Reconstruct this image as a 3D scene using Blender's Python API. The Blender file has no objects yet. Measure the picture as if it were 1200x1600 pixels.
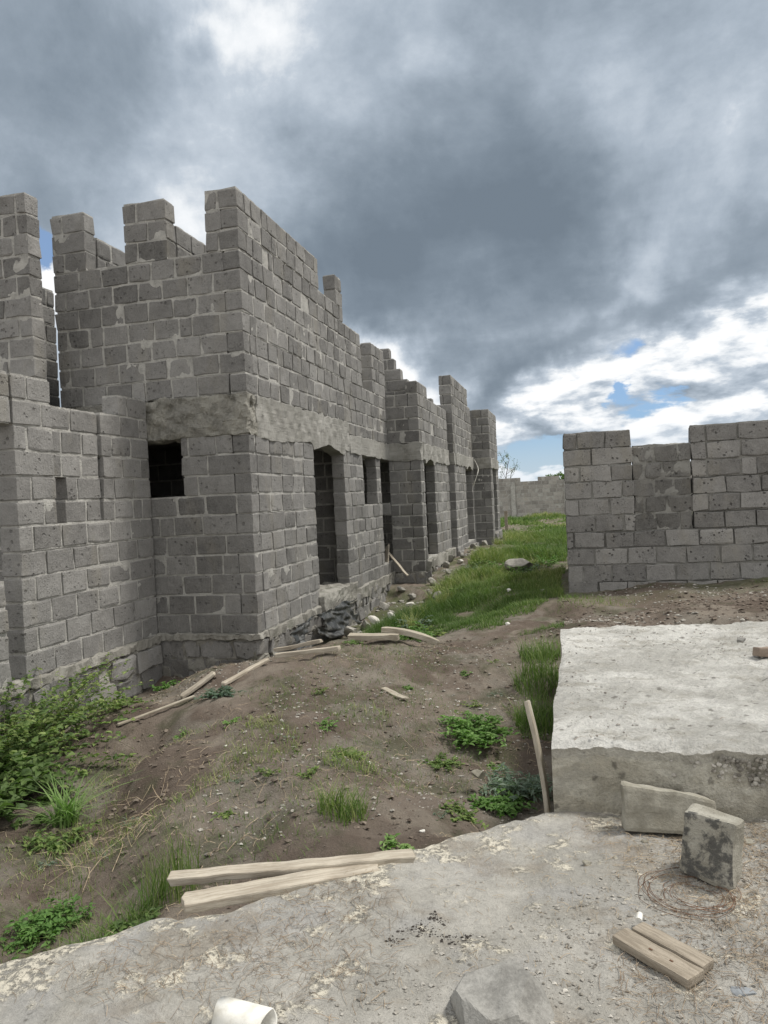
import bpy, math, random
import numpy as np
from mathutils import Vector, Matrix
random.seed(7)
rng = np.random.default_rng(7)
S = bpy.context.scene
COL = S.collection

# ------------------------------------------------------------------ camera
YAW, PITCH, ROLL = math.radians(14.5736), math.radians(-1.0224), math.radians(-2.7502)
EYE = Vector((0.0, 0.0, 1.58))
f_ = Vector((-math.sin(YAW)*math.cos(PITCH), math.cos(YAW)*math.cos(PITCH), math.sin(PITCH)))
r_ = Vector((math.cos(YAW), math.sin(YAW), 0.0)); u_ = r_.cross(f_)
c_, s_ = math.cos(ROLL), math.sin(ROLL)
CR = c_*r_ + s_*u_; CU = -s_*r_ + c_*u_
cam_d = bpy.data.cameras.new("camera"); cam = bpy.data.objects.new("camera", cam_d); COL.objects.link(cam)
M3 = Matrix((CR, CU, -f_)).transposed()
cam.matrix_world = Matrix.Translation(EYE) @ M3.to_4x4()
cam_d.sensor_fit = 'VERTICAL'; cam_d.sensor_height = 24.0; cam_d.lens = 24.0*1155.0/1600.0
cam_d.clip_start = 0.05; cam_d.clip_end = 5000
S.camera = cam

# ------------------------------------------------------------------ sun, sky, exposure
SUN_EL, SUN_AZ = math.radians(60), math.radians(62)      # azimuth from +Y towards +X
sd = bpy.data.lights.new("sun", 'SUN'); sun = bpy.data.objects.new("sun", sd); COL.objects.link(sun)
sd.energy = 3.1; sd.angle = math.radians(10); sd.color = (1.0, 0.955, 0.88)
sv = Vector((math.sin(SUN_AZ)*math.cos(SUN_EL), math.cos(SUN_AZ)*math.cos(SUN_EL), math.sin(SUN_EL)))
sun.rotation_euler = sv.to_track_quat('Z', 'Y').to_euler()
S.view_settings.view_transform = 'Standard'; S.view_settings.look = 'None'
S.view_settings.exposure = 0.15; S.view_settings.gamma = 1.0

def raydir(px, py):
    return (f_ + CR*((px-600)/1155.0) - CU*((py-800)/1155.0)).normalized()

class NT:
    """tiny node-tree helper"""
    def __init__(s, tree): s.t = tree; s.n = tree.nodes; s.l = tree.links
    def add(s, typ, **kw):
        n = s.n.new(typ)
        for k, v in kw.items(): setattr(n, k, v)
        return n
    def set(s, sock, v):
        if isinstance(v, bpy.types.NodeSocket): s.l.new(v, sock)
        else: sock.default_value = v
    def math(s, op, a, b=None, c=None, clamp=False):
        n = s.add('ShaderNodeMath', operation=op); n.use_clamp = clamp
        s.set(n.inputs[0], a)
        if b is not None: s.set(n.inputs[1], b)
        if c is not None: s.set(n.inputs[2], c)
        return n.outputs[0]
    def vmath(s, op, a, b=None, scale=None):
        n = s.add('ShaderNodeVectorMath', operation=op); s.set(n.inputs[0], a)
        if b is not None: s.set(n.inputs[1], b)
        if scale is not None: s.set(n.inputs['Scale'], scale)
        return n.outputs['Value'] if op in ('DOT_PRODUCT', 'LENGTH') else n.outputs[0]
    def noise(s, vec, scale, detail=4, rough=0.55, dist=0.0, out='Fac'):
        n = s.add('ShaderNodeTexNoise'); s.l.new(vec, n.inputs['Vector'])
        n.inputs['Scale'].default_value = scale; n.inputs['Detail'].default_value = detail
        n.inputs['Roughness'].default_value = rough; n.inputs['Distortion'].default_value = dist
        return n.outputs[out]
    def voro(s, vec, scale, feature='F1', out='Distance', rand=1.0):
        n = s.add('ShaderNodeTexVoronoi', feature=feature); s.l.new(vec, n.inputs['Vector'])
        n.inputs['Scale'].default_value = scale; n.inputs['Randomness'].default_value = rand
        return n.outputs[out]
    def ramp(s, fac, stops):
        n = s.add('ShaderNodeValToRGB'); s.set(n.inputs[0], fac)
        e = n.color_ramp.elements
        while len(e) < len(stops): e.new(0.5)
        for i, (p, c) in enumerate(stops):
            e[i].position = p; e[i].color = (c if isinstance(c, (tuple, list)) else (c, c, c)) + ((1,) if not isinstance(c, (tuple, list)) or len(c) == 3 else ())
        return n.outputs[0]
    def mix(s, fac, a, b, blend='MIX'):
        n = s.add('ShaderNodeMix', data_type='RGBA', blend_type=blend)
        s.set(n.inputs[0], fac)
        for i, v in ((6, a), (7, b)):
            if isinstance(v, bpy.types.NodeSocket): s.l.new(v, n.inputs[i])
            else: n.inputs[i].default_value = tuple(v)+(1,)
        return n.outputs[2]
    def remap(s, v, a, b, lo=0.0, hi=1.0):
        n = s.add('ShaderNodeMapRange'); n.interpolation_type = 'SMOOTHSTEP'
        s.set(n.inputs[0], v)
        for i, x in enumerate((a, b, lo, hi)): n.inputs[i+1].default_value = x
        return n.outputs[0]

def build_world():
    w = bpy.data.worlds.new("World"); S.world = w; w.use_nodes = True
    w.node_tree.nodes.clear(); T = NT(w.node_tree)
    tc = T.add('ShaderNodeTexCoord').outputs['Generated']
    sky = T.add('ShaderNodeTexSky'); sky.sky_type = 'NISHITA'; sky.sun_disc = False
    sky.sun_elevation = SUN_EL; sky.sun_rotation = SUN_AZ; sky.air_density = 1.0; sky.dust_density = 0.6
    blue = T.vmath('MULTIPLY', sky.outputs[0], (0.050, 0.074, 0.112))
    sep = T.add('ShaderNodeSeparateXYZ'); T.l.new(tc, sep.inputs[0])
    z = T.math('MAXIMUM', sep.outputs[2], 0.0)
    zz = T.math('ADD', z, 0.16)
    com = T.add('ShaderNodeCombineXYZ')
    T.l.new(T.math('DIVIDE', sep.outputs[0], zz), com.inputs[0]); T.l.new(T.math('DIVIDE', sep.outputs[1], zz), com.inputs[1])
    com.inputs[2].default_value = 1.3
    P = com.outputs[0]
    # direction warped by noise so that the large masses get cloud-like borders
    w1 = T.noise(tc, 2.6, 5, 0.6, 0.0, 'Color')
    w1 = T.vmath('SCALE', T.vmath('SUBTRACT', w1, (0.5, 0.5, 0.5)), scale=0.34)
    w2 = T.noise(tc, 11.0, 6, 0.62, 0.0, 'Color')
    w2 = T.vmath('SCALE', T.vmath('SUBTRACT', w2, (0.5, 0.5, 0.5)), scale=0.09)
    D = T.vmath('NORMALIZE', T.vmath('ADD', T.vmath('ADD', tc, w1), w2))
    def blob(px, py, rad, amp):
        d = raydir(px, py); k = 1.0/(1.0-math.cos(math.atan(rad/1155.0)))
        dot = T.vmath('DOT_PRODUCT', D, tuple(d))
        e = T.math('EXPONENT', T.math('MULTIPLY', T.math('SUBTRACT', dot, 1.0), k))
        return T.math('MULTIPLY', e, amp)
    acc = None
    for b in [(60, 170, 150, .34), (250, 90, 90, .16), (330, 240, 70, .12), (520, 390, 110, .34), (690, 330, 150, .36), (840, 350, 95, .34), (760, 200, 110, .16), (640, 440, 60, .22),
              (1000, 70, 170, .16), (880, 515, 70, .36), (1010, 480, 70, .34), (1150, 430, 75, .26), (780, 560, 60, .40), (710, 590, 50, .22), (1180, 330, 60, .10),
              (340, 60, 60, -.34), (450, 40, 60, -.26), (300, 300, 70, -.22), (400, 210, 80, -.10), (630, 520, 56, -.50), (570, 540, 48, -.32), (700, 545, 30, -.2),
              (985, 240, 45, -.12), (1120, 255, 45, -.12), (965, 390, 40, -.12), (1030, 320, 60, -.10), (1180, 230, 50, -.10), (700, 30, 60, -.12), (1150, 540, 40, -.30), (1040, 590, 40, -.2), (620, 560, 40, -.3), (840, 468, 34, -.22), (930, 440, 34, -.24),
              (60, 440, 50, -.5), (600, 100, 120, -.06)]:
        v = blob(*b); acc = v if acc is None else T.math('ADD', acc, v)
    n1 = T.noise(P, 0.9, 8, 0.56, 0.1); n2 = T.noise(P, 2.6, 9, 0.60, 0.2)
    n3 = T.noise(tc, 17.0, 8, 0.62, 0.15)
    n4 = T.noise(tc, 4.2, 9, 0.66, 0.25)
    # layered cumulus near the horizon: bright tops over grey bases, flattened by distance
    fl = T.vmath('MULTIPLY', tc, (1.0, 1.0, 2.6))
    cu = T.noise(fl, 7.5, 8, 0.56, 0.1); cu_up = T.noise(T.vmath('ADD', fl, (0.0, 0.0, 0.050)), 7.5, 8, 0.56, 0.1)
    shade = T.math('SUBTRACT', cu_up, cu)                    # thicker cloud above = darker underside
    sD = T.add('ShaderNodeSeparateXYZ'); T.l.new(D, sD.inputs[0])
    xc = T.math('MINIMUM', T.math('MAXIMUM', sD.outputs[0], -0.5), 0.5)
    low = T.remap(T.math('SUBTRACT', sD.outputs[2], T.math('MULTIPLY', xc, 0.30)), 0.150, 0.215, 1.0, 0.0)
    dark = T.math('ADD', acc, T.math('MULTIPLY', T.math('SUBTRACT', n1, 0.5), 0.55))
    dark = T.math('ADD', dark, T.math('MULTIPLY', T.math('SUBTRACT', n2, 0.5), 0.50))
    dark = T.math('ADD', dark, T.math('MULTIPLY', T.math('SUBTRACT', n3, 0.5), 0.22))
    dark = T.math('ADD', dark, T.math('MULTIPLY', T.math('SUBTRACT', n4, 0.5), 0.75))
    dark = T.math('ADD', dark, 0.36)
    dlow = T.math('ADD', 0.17, T.math('ADD', T.math('MULTIPLY', shade, 2.7), T.math('MULTIPLY', T.math('SUBTRACT', n3, .5), .25)))
    dlow = T.math('ADD', dlow, T.math('MULTIPLY', acc, 0.18))
    dm = T.add('ShaderNodeMix', data_type='FLOAT'); T.l.new(low, dm.inputs[0]); T.l.new(dark, dm.inputs[2]); T.l.new(dlow, dm.inputs[3]); dark = dm.outputs[0]
    cl = T.ramp(dark, [(0.0, (0.93, 0.94, 0.95)), (0.13, (0.78, 0.81, 0.84)), (0.28, (0.50, 0.56, 0.63)), (0.44, (0.37, 0.43, 0.50)), (0.60, (0.275, 0.328, 0.388)),
                       (0.80, (0.200, 0.246, 0.298)), (1.0, (0.160, 0.200, 0.246))])
    # openings to the blue
    g = None
    for b in [(850, 690, 60, .22), (962, 607, 24, .5), (62, 385, 26, 1.0), (1060, 650, 50, .1), (790, 700, 50, .12)]:
        v = blob(*b); g = v if g is None else T.math('ADD', g, v)
    g = T.math('ADD', g, T.math('MULTIPLY', T.math('SUBTRACT', 0.5, cu), T.math('MULTIPLY', low, 2.2)))
    g = T.remap(g, 0.17, 0.34)
    g = T.math('MULTIPLY', g, T.remap(T.math('ADD', acc, T.math('MULTIPLY', low, -0.05)), 0.30, 0.10))
    blue = T.mix(0.42, blue, (0.40, 0.52, 0.62))
    col = T.mix(g, cl, blue)
    # pale haze just over the horizon
    col = T.mix(g, cl, blue)
    col = T.mix(T.remap(z, 0.0, 0.10, 0.55, 0.0), col, (0.60, 0.68, 0.76))
    # unseen sky overhead and behind the viewer, brightened to fill the shaded faces
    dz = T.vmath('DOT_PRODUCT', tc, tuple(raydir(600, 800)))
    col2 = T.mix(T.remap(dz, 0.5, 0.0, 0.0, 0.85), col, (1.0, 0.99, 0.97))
    col2 = T.mix(T.remap(sep.outputs[2], -0.02, 0.0, 1.0, 0.0), col2, (0.12, 0.11, 0.09))
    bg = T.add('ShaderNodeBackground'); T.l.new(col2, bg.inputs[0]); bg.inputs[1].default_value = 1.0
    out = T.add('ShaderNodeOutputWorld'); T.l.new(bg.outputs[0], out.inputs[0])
    w.cycles.sampling_method = 'MANUAL'; w.cycles.sample_map_resolution = 512
build_world()

# ------------------------------------------------------------------ mesh helpers
_sn = {}
def snoise(P, freq, seed=0, n=7):
    """smooth vector-free noise of an (N,3) array, about -1..1"""
    key = (seed, n)
    if key not in _sn:
        g = np.random.default_rng(1000+seed); k = g.normal(size=(n, 3)); k /= np.linalg.norm(k, axis=1)[:, None]
        _sn[key] = (k*g.uniform(.6, 1.7, (n, 1)), g.uniform(0, 6.28, n))
    k, ph = _sn[key]
    return np.sin(P @ (k.T*freq) + ph).sum(-1)/math.sqrt(n)/0.9

class Acc:
    def __init__(s): s.v = []; s.f = []; s.r = []; s.n = 0
    def add(s, V, F, rnd=0.5):
        V = np.asarray(V, float); s.v.append(V)
        off = s.n
        s.f.extend([[i+off for i in q] for q in F]); s.n += len(V)
        if np.isscalar(rnd): s.r.extend([rnd]*len(F))
        else: s.r.extend(list(rnd))
    def build(s, name, mat, parent=None, smooth=False, origin=None):
        V = np.concatenate(s.v) if s.v else np.zeros((0, 3))
        if parent is not None: off = np.array(parent.location)
        elif origin is not None: off = np.array(origin)
        else: off = np.zeros(3)
        me = bpy.data.meshes.new(name); me.from_pydata((V-off).tolist(), [], s.f)
        a = me.attributes.new('rnd', 'FLOAT', 'FACE'); a.data.foreach_set('value', np.array(s.r, dtype=np.float32))
        if smooth: me.polygons.foreach_set('use_smooth', [True]*len(me.polygons))
        me.materials.append(mat); me.update()
        o = bpy.data.objects.new(name, me); COL.objects.link(o)
        if parent is not None: o.parent = parent
        else: o.location = tuple(off)
        return o

def empty(name, loc, label=None, cat=None, group=None):
    o = bpy.data.objects.new(name, None); COL.objects.link(o); o.location = loc; o.empty_display_size = 0.2
    bpy.context.view_layer.update()
    return tag(o, label, cat, group)
def tag(o, label=None, cat=None, group=None, kind=None):
    if label: o['label'] = label
    if cat: o['category'] = cat
    if group: o['group'] = group
    if kind: o['kind'] = kind
    return o

_tmpl = {}
def box_tmpl(nx, ny, nz):
    """unit cube surface grid (-.5...5) shared corners"""
    key = (nx, ny, nz)
    if key in _tmpl: return _tmpl[key]
    idx = {}; V = []; F = []
    def vid(i, j, k):
        if (i, j, k) not in idx: idx[(i, j, k)] = len(V); V.append((i/nx-.5, j/ny-.5, k/nz-.5))
        return idx[(i, j, k)]
    for j in range(ny):
        for k in range(nz):
            F.append([vid(0, j, k), vid(0, j, k+1), vid(0, j+1, k+1), vid(0, j+1, k)])
            F.append([vid(nx, j, k), vid(nx, j+1, k), vid(nx, j+1, k+1), vid(nx, j, k+1)])
    for i in range(nx):
        for k in range(nz):
            F.append([vid(i, 0, k), vid(i+1, 0, k), vid(i+1, 0, k+1), vid(i, 0, k+1)])
            F.append([vid(i, ny, k), vid(i, ny, k+1), vid(i+1, ny, k+1), vid(i+1, ny, k)])
    for i in range(nx):
        for j in range(ny):
            F.append([vid(i, j, 0), vid(i, j+1, 0), vid(i+1, j+1, 0), vid(i+1, j, 0)])
            F.append([vid(i, j, nz), vid(i+1, j, nz), vid(i+1, j+1, nz), vid(i, j+1, nz)])
    _tmpl[key] = (np.array(V), F); return _tmpl[key]

def rbox(acc, c, size, seg=(4, 3, 3), rad=0.015, amp=0.006, freq=14.0, seed=0, rnd=0.5, M=None, jit=0.0):
    """rounded, worn box"""
    T, F = box_tmpl(*seg); size = np.array(size, float)
    # push grid lines towards edges so the rounding band is thin
    P = T*size
    if rad > 0:
        m = []
        for ax in range(3):
            h = size[ax]/2; n = seg[ax]; p = P[:, ax].copy()
            if n >= 3:
                t = T[:, ax]; inner = np.abs(t) < 0.4999; ring = np.isclose(np.abs(t), .5-1.0/n)
                p = np.where(ring, np.sign(t)*max(h-rad*1.2, h*.3), p)
            P[:, ax] = p
            m.append(max(h-rad, h*.2))
        m = np.array(m); inn = np.clip(P, -m, m); d = P-inn; L = np.linalg.norm(d, axis=1); 
        corner = (np.abs(d) > 1e-9).sum(1) >= 2
        sc = np.where(corner & (L > 0), np.minimum(1, (rad*1.05)/np.maximum(L, 1e-9)), 1.0)
        P = inn + d*sc[:, None]
    if M is not None: P = P @ np.array(M).T
    W = P + np.array(c, float)
    if amp > 0:
        n = np.stack([snoise(W, freq, seed % 23), snoise(W, freq, seed % 23+31), snoise(W, freq, seed % 23+62)], 1)
        W = W + n*amp
        n = np.stack([snoise(W, freq*3.1, seed % 23+5), snoise(W, freq*3.1, seed % 23+36), snoise(W, freq*3.1, seed % 23+67)], 1)
        W = W + n*amp*.4
    acc.add(W, F, rnd)

def rotz(a): c, s = math.cos(a), math.sin(a); return [[c, -s, 0], [s, c, 0], [0, 0, 1]]
def euler(x, y, z): 
    from mathutils import Euler
    return [list(r) for r in Euler((x, y, z)).to_matrix()]

# ------------------------------------------------------------------ materials
def material(name):
    m = bpy.data.materials.new(name); m.use_nodes = True; m.node_tree.nodes.clear()
    T = NT(m.node_tree); b = T.add('ShaderNodeBsdfPrincipled'); o = T.add('ShaderNodeOutputMaterial')
    T.l.new(b.outputs[0], o.inputs[0]); b.inputs['Roughness'].default_value = 0.92
    b.inputs['Specular IOR Level'].default_value = 0.25
    pos = T.add('ShaderNodeNewGeometry').outputs['Position']
    rnd = T.add('ShaderNodeAttribute'); rnd.attribute_name = 'rnd'
    return m, T, b, pos, rnd.outputs['Fac']
def bump(T, b, h, dist=0.01, strength=1.0):
    n = T.add('ShaderNodeBump'); n.inputs['Distance'].default_value = dist; n.inputs['Strength'].default_value = strength
    T.l.new(h, n.inputs['Height']); T.l.new(n.outputs[0], b.inputs['Normal'])

def stone_mat(name, base, tint=(1, 1, 1), pits=1.0, streak=0.25):
    m, T, b, pos, rnd = material(name)
    off = T.vmath('ADD', pos, T.vmath('SCALE', (3.1, 7.7, 5.3), scale=T.math('MULTIPLY', rnd, 9.0)))
    n1 = T.noise(off, 7.0, 6, 0.65); n2 = T.noise(pos, 0.8, 4, 0.5); n3 = T.noise(off, 60.0, 4, 0.7)
    v = T.math('ADD', T.math('MULTIPLY', T.math('SUBTRACT', n1, 0.5), 0.75), T.math('MULTIPLY', T.math('SUBTRACT', n3, 0.5), 0.95))
    v = T.math('ADD', v, T.math('MULTIPLY', T.math('SUBTRACT', n2, 0.5), 0.75))
    v = T.math('ADD', v, T.math('MULTIPLY', T.math('SUBTRACT', rnd, 0.5), 0.58))
    v = T.math('ADD', v, 1.0)
    d = tuple(base*t for t in tint); 
    col = T.vmath('SCALE', d, scale=v)
    # warm or greenish staining
    st = T.vmath('MULTIPLY', pos, (1.0, 1.0, 0.35)); sn = T.remap(T.noise(st, 2.3, 5, 0.6), 0.52, 0.72)
    col = T.mix(T.math('MULTIPLY', sn, 0.35), col, tuple(x*y*1.15 for x, y in zip(d, (1.08, 1.02, 0.86))))
    ch = T.remap(T.noise(T.vmath('MULTIPLY', pos, (6.0, 6.0, 0.9)), 3.0, 4, 0.7), 0.62, 0.72)
    col = T.mix(T.math('MULTIPLY', ch, streak), col, tuple(min(.6, x*1.75) for x in d))
    # dark gas pits of the tuff
    pv = T.voro(T.vmath('ADD', off, T.vmath('SCALE', T.noise(off, 20, 2, .5, 0, 'Color'), scale=.03)), 13.0)
    gate = T.remap(T.noise(off, 3.1, 3, 0.5), 0.44, 0.60)
    pit = T.math('MULTIPLY', T.remap(pv, 0.24, 0.14), gate)
    pv2 = T.voro(off, 42.0); pit2 = T.math('MULTIPLY', T.remap(pv2, 0.26, 0.12), T.remap(T.noise(off, 5.0, 2, .5), .5, .6))
    pt = T.math('MAXIMUM', pit, T.math('MULTIPLY', pit2, 0.7))
    col = T.mix(T.math('MULTIPLY', pt, 0.62*pits), col, tuple(x*0.28 for x in d))
    T.l.new(col, b.inputs['Base Color'])
    h = T.math('SUBTRACT', T.math('ADD', T.math('MULTIPLY', n1, 0.9), T.math('MULTIPLY', n3, 0.35)), T.math('MULTIPLY', pt, 0.9*pits))
    # chisel marks
    w_ = T.noise(T.vmath('MULTIPLY', off, (9, 9, 1.2)), 9.0, 3, .6); h = T.math('ADD', h, T.math('MULTIPLY', w_, .35))
    bump(T, b, h, 0.022, 1.0)
    return m
def concrete_mat(name, c1, c2, c3=None, agg=0.6, scale=1.0, boards=False):
    m, T, b, pos, rnd = material(name)
    n1 = T.noise(pos, 2.2*scale, 6, 0.6); n2 = T.noise(pos, 14.0*scale, 6, 0.7); n3 = T.noise(pos, 85.0, 3, 0.7)
    col = T.mix(T.remap(n1, 0.36, 0.64), c1, c2)
    if c3: col = T.mix(T.math('MULTIPLY', T.remap(T.noise(pos, 3.7*scale, 5, 0.6), 0.52, 0.66), 0.8), col, c3)
    v = T.math('ADD', 0.68, T.math('ADD', T.math('MULTIPLY', n2, 0.34), T.math('MULTIPLY', n3, 0.32)))
    col = T.vmath('SCALE', col, scale=v)
    ag = T.math('MULTIPLY', T.remap(T.voro(pos, 38.0), 0.30, 0.10), T.remap(n2, 0.50, 0.62))
    col = T.mix(T.math('MULTIPLY', ag, 0.5), col, tuple(x*0.45 for x in c1))
    if boards:
        dr = T.remap(T.noise(T.vmath('MULTIPLY', pos, (7, 7, .8)), 3.0, 4, .7), .55, .70)
        col = T.mix(T.math('MULTIPLY', dr, .45), col, tuple(x*.55 for x in c1))
        bl = T.noise(T.vmath('MULTIPLY', pos, (.5, .5, 16)), 2.0, 3, .6); col = T.vmath('SCALE', col, scale=T.math('ADD', .88, T.math('MULTIPLY', bl, .24)))
    T.l.new(col, b.inputs['Base Color'])
    h = T.math('ADD', T.math('MULTIPLY', n2, agg), T.math('ADD', T.math('MULTIPLY', n3, 0.3), T.math('MULTIPLY', ag, -0.7)))
    if boards: h = T.math('ADD', h, T.math('MULTIPLY', bl, .45))
    bump(T, b, h, 0.02, 0.9)
    return m
STONE = stone_mat('tuff_stone', 0.205, (1.01, 0.985, 0.945), pits=.72)
STONE_R = stone_mat('tuff_stone_coarse', 0.235, (1.02, 0.99, 0.945), pits=1.25, streak=0.1)
STONE_D = stone_mat('tuff_stone_dark', 0.195, (1.02, 0.99, 0.93), pits=1.2, streak=0.05)
STONE_F = stone_mat('tuff_stone_weathered', 0.30, (1.05, 0.99, 0.92), pits=0.6, streak=0.1)
MORTAR = concrete_mat('mortar', (0.36, 0.352, 0.33), (0.46, 0.45, 0.42), (0.29, 0.283, 0.265), agg=1.2, scale=2.5)
MORTAR_D = concrete_mat('mortar_deep', (0.22, 0.215, 0.20), (0.27, 0.265, 0.245), agg=0.8)
BEAM = concrete_mat('beam_concrete', (0.26, 0.253, 0.232), (0.33, 0.322, 0.298), (0.215, 0.21, 0.188), agg=0.9, boards=True)
BEAM_F = concrete_mat('honeycombed_concrete', (0.24, 0.232, 0.208), (0.33, 0.318, 0.28), (0.17, 0.165, 0.145), agg=2.6, scale=1.6)
PLINTH = concrete_mat('plinth_concrete', (0.24, 0.23, 0.205), (0.32, 0.31, 0.28), (0.18, 0.18, 0.15), agg=1.2)

# ------------------------------------------------------------------ masonry
PITCHC = 0.247
def wall(st, mo, axis, fixed, a0, a1, z0, prof, openings=(), face=1, th=0.22, pitch=PITCHC, seg=(4, 3, 3), seed=1, L=0.41, trim0=None, trim1=None,
         amp=0.0038, recess=0.005, mnoise=0.0030, tone=0.5, spread=0.5, missing=(), joint=0.027, ragged=0.02, k0=0):
    """courses of tuff stones; prof = [(a_start, a_end, z_top)], openings = [(a, b, z_low, z_high)]"""
    R = random.Random(seed); ztop = max(p[2] for p in prof); K = int(round((ztop-z0)/pitch+0.001))
    mid = fixed - face*th/2
    for k in range(K):
        zb = z0+k*pitch; zt = zb+pitch; zm = (zb+zt)/2
        iv = [(max(a0, s), min(a1, e)) for s, e, t in prof if t > zm+pitch*0.05 and min(a1, e) > max(a0, s)]
        iv.sort(); mg = []
        for s, e in iv:
            if mg and s <= mg[-1][1]+1e-4: mg[-1][1] = max(mg[-1][1], e)
            else: mg.append([s, e])
        for (p, q, lo, hi) in openings:
            if lo < zm < hi:
                nw = []
                jp, jq = R.uniform(-ragged, ragged), R.uniform(-ragged, ragged)
                for s, e in mg:
                    if q <= s or p >= e: nw.append([s, e]); continue
                    if p > s: nw.append([s, p+jp])
                    if q < e: nw.append([q+jq, e])
                mg = nw
        for s, e in mg:
            if trim0 is not None and (k+k0) % 2 == trim0 and abs(s-a0) < 1e-3: s += th
            if trim1 is not None and (k+k0) % 2 == trim1 and abs(e-a1) < 1e-3: e -= th
            if e-s < 0.06: continue
            # mortar bed behind and between the stones
            n = max(2, int((e-s)/(0.034 if seg[0] > 2 else 0.3))); ln = e-s-0.03; ctr = (s+e)/2
            top_free = all(not (p2[0] < ctr < p2[1] and p2[2] > zt+pitch*.3) for p2 in prof)
            rc = recess*R.choice([1, 1, 1, 2.2]); sz = (ln, th-2*rc-0.004, pitch+(0.0 if top_free else 0.004)); c = [ctr, mid, zm]
            if axis == 'y': sz = (sz[1], sz[0], sz[2]); c = [mid, ctr, zm]
            if seg[0] > 2: sg = (n, 2, 7) if axis == 'x' else (2, n, 7)
            else: sg = (n, 1, 1) if axis == 'x' else (1, n, 1)
            rbox(mo, c, sz, sg, 0, mnoise if seg[0] > 2 else 0.0, 27.0, 3, R.random())
            # stones
            a = s - (R.uniform(0.1, 0.3) if abs(s-a0) < 0.3 and False else 0); first = True
            while a < e-0.02:
                l = L*R.uniform(0.90, 1.07)
                if first and k % 2: l *= 0.52
                if R.random() < 0.06: l *= 0.5
                first = False
                b = min(a+l, e)
                if e-b < 0.13: b = e
                cm = (a+b)/2
                if any(p < cm < q and lo < zm < hi for (p, q, lo, hi) in missing): a = b; continue
                jl = joint if b < e-1e-6 else 0.004
                szl = b-a-jl; hh = pitch-joint*R.uniform(0.75, 1.25); outp = R.uniform(-0.001, 0.007)
                cc = [a+szl/2, mid+face*outp, zm-0.004+R.uniform(-.002, .002)]; ss = (szl, th-0.002, hh)
                if axis == 'y': cc = [cc[1], cc[0], cc[2]]; ss = (ss[1], ss[0], ss[2]); M = None
                sg = seg if axis == 'x' else (seg[1], seg[0], seg[2])
                if seg[0] > 2: ang = R.uniform(-.012, .012); M = euler(R.uniform(-.01, .01), R.uniform(-.01, .01), ang)
                else: M = None
                rbox(st, cc, ss, sg, (R.uniform(.004, .010) if R.random() < .82 else R.uniform(.014, .028)) if seg[0] > 2 else 0.0, amp if seg[0] > 2 else 0.003, 17.0, R.randrange(23),
                     min(1, max(0, tone+R.uniform(-.5, .5)*spread*1.6)), M)
                a = b

def house_part(name, build, mat, parent, smooth=False):
    a = Acc(); build(a); return a.build(name, mat, parent, smooth)
def slab_obj(name, lo, hi, mat, parent, cell=0.09, amp=0.012, freq=8, rad=0.01, seed=0, shape=None):
    a = Acc(); lo = np.array(lo, float); hi = np.array(hi, float); sz = hi-lo
    sg = tuple(max(1, min(160, int(x/cell))) for x in sz)
    rbox(a, (lo+hi)/2, sz, sg, rad, amp, freq, seed)
    if shape: a.v = [shape(V) for V in a.v]
    return a.build(name, mat, parent)
def masonry(parent, calls, stone=None, mortar=None, name='wall'):
    """one wall: its stones, with the mortar as a sub-part"""
    st, mo = Acc(), Acc()
    for kw in calls: wall(st, mo, **kw)
    s = st.build(name, stone or STONE, parent)
    # mortar is parented to the wall (sub-part); the wall's origin is the house origin
    V = mo.build('mortar', mortar or MORTAR, None); V.data.transform(Matrix.Translation(-Vector(parent.location))); V.parent = s
    return s

UP = 2.96
# ---- first house (the tall corner block)
h1 = empty('unfinished_house', (-5.1, 10.5, 0), 'tallest grey stone house shell, square cornered, with one small dark window', 'house', 'unfinished houses in a row')
W = -3.83
masonry(h1, [dict(axis='x', fixed=8.35, a0=-6.47, a1=W, z0=0, prof=[(-6.47, W, 2.47)], openings=[(-5.35, -4.75, 1.73, 2.47)], face=-1, trim1=1, seed=11)], name='front_wall')
masonry(h1, [dict(axis='x', fixed=8.35, a0=-6.47, a1=W, z0=UP, pitch=.25, k0=1, seed=12, face=-1, trim1=1, amp=.006, L=.36,
                  prof=[(-6.47, W, UP+.25*7), (-6.47, -5.97, UP+2.5), (-5.40, -4.80, UP+2.5), (-4.27, W, UP+2.5)])], name='front_wall')
masonry(h1, [dict(axis='y', fixed=W, a0=8.35, a1=15.33, z0=0, prof=[(8.35, 15.33, 2.47)], openings=[(10.64, 12.15, -.1, 2.47), (13.33, 14.28, 1.4, 2.47), (14.62, 15.28, .2, 2.47)],
                  face=1, trim0=0, seed=13)], name='side_wall')
masonry(h1, [dict(axis='y', fixed=W, a0=8.35, a1=15.33, z0=UP, pitch=.25, k0=1, seed=14, face=1, trim0=0, L=.36, amp=.005,
                  prof=[(8.35, 12.5, UP+.25*10), (12.5, 13.55, UP+.25*7.4), (13.55, 14.3, UP+.25*3), (14.3, 15.33, UP+.25*7)],
                  openings=[(11.25, 12.15, UP+2.0, 6), ],
                  missing=[(10.55, 10.85, UP+1.5, UP+1.75), (9.0, 9.3, UP+1.75, UP+2.0)]),
              ], name='side_wall')
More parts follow.
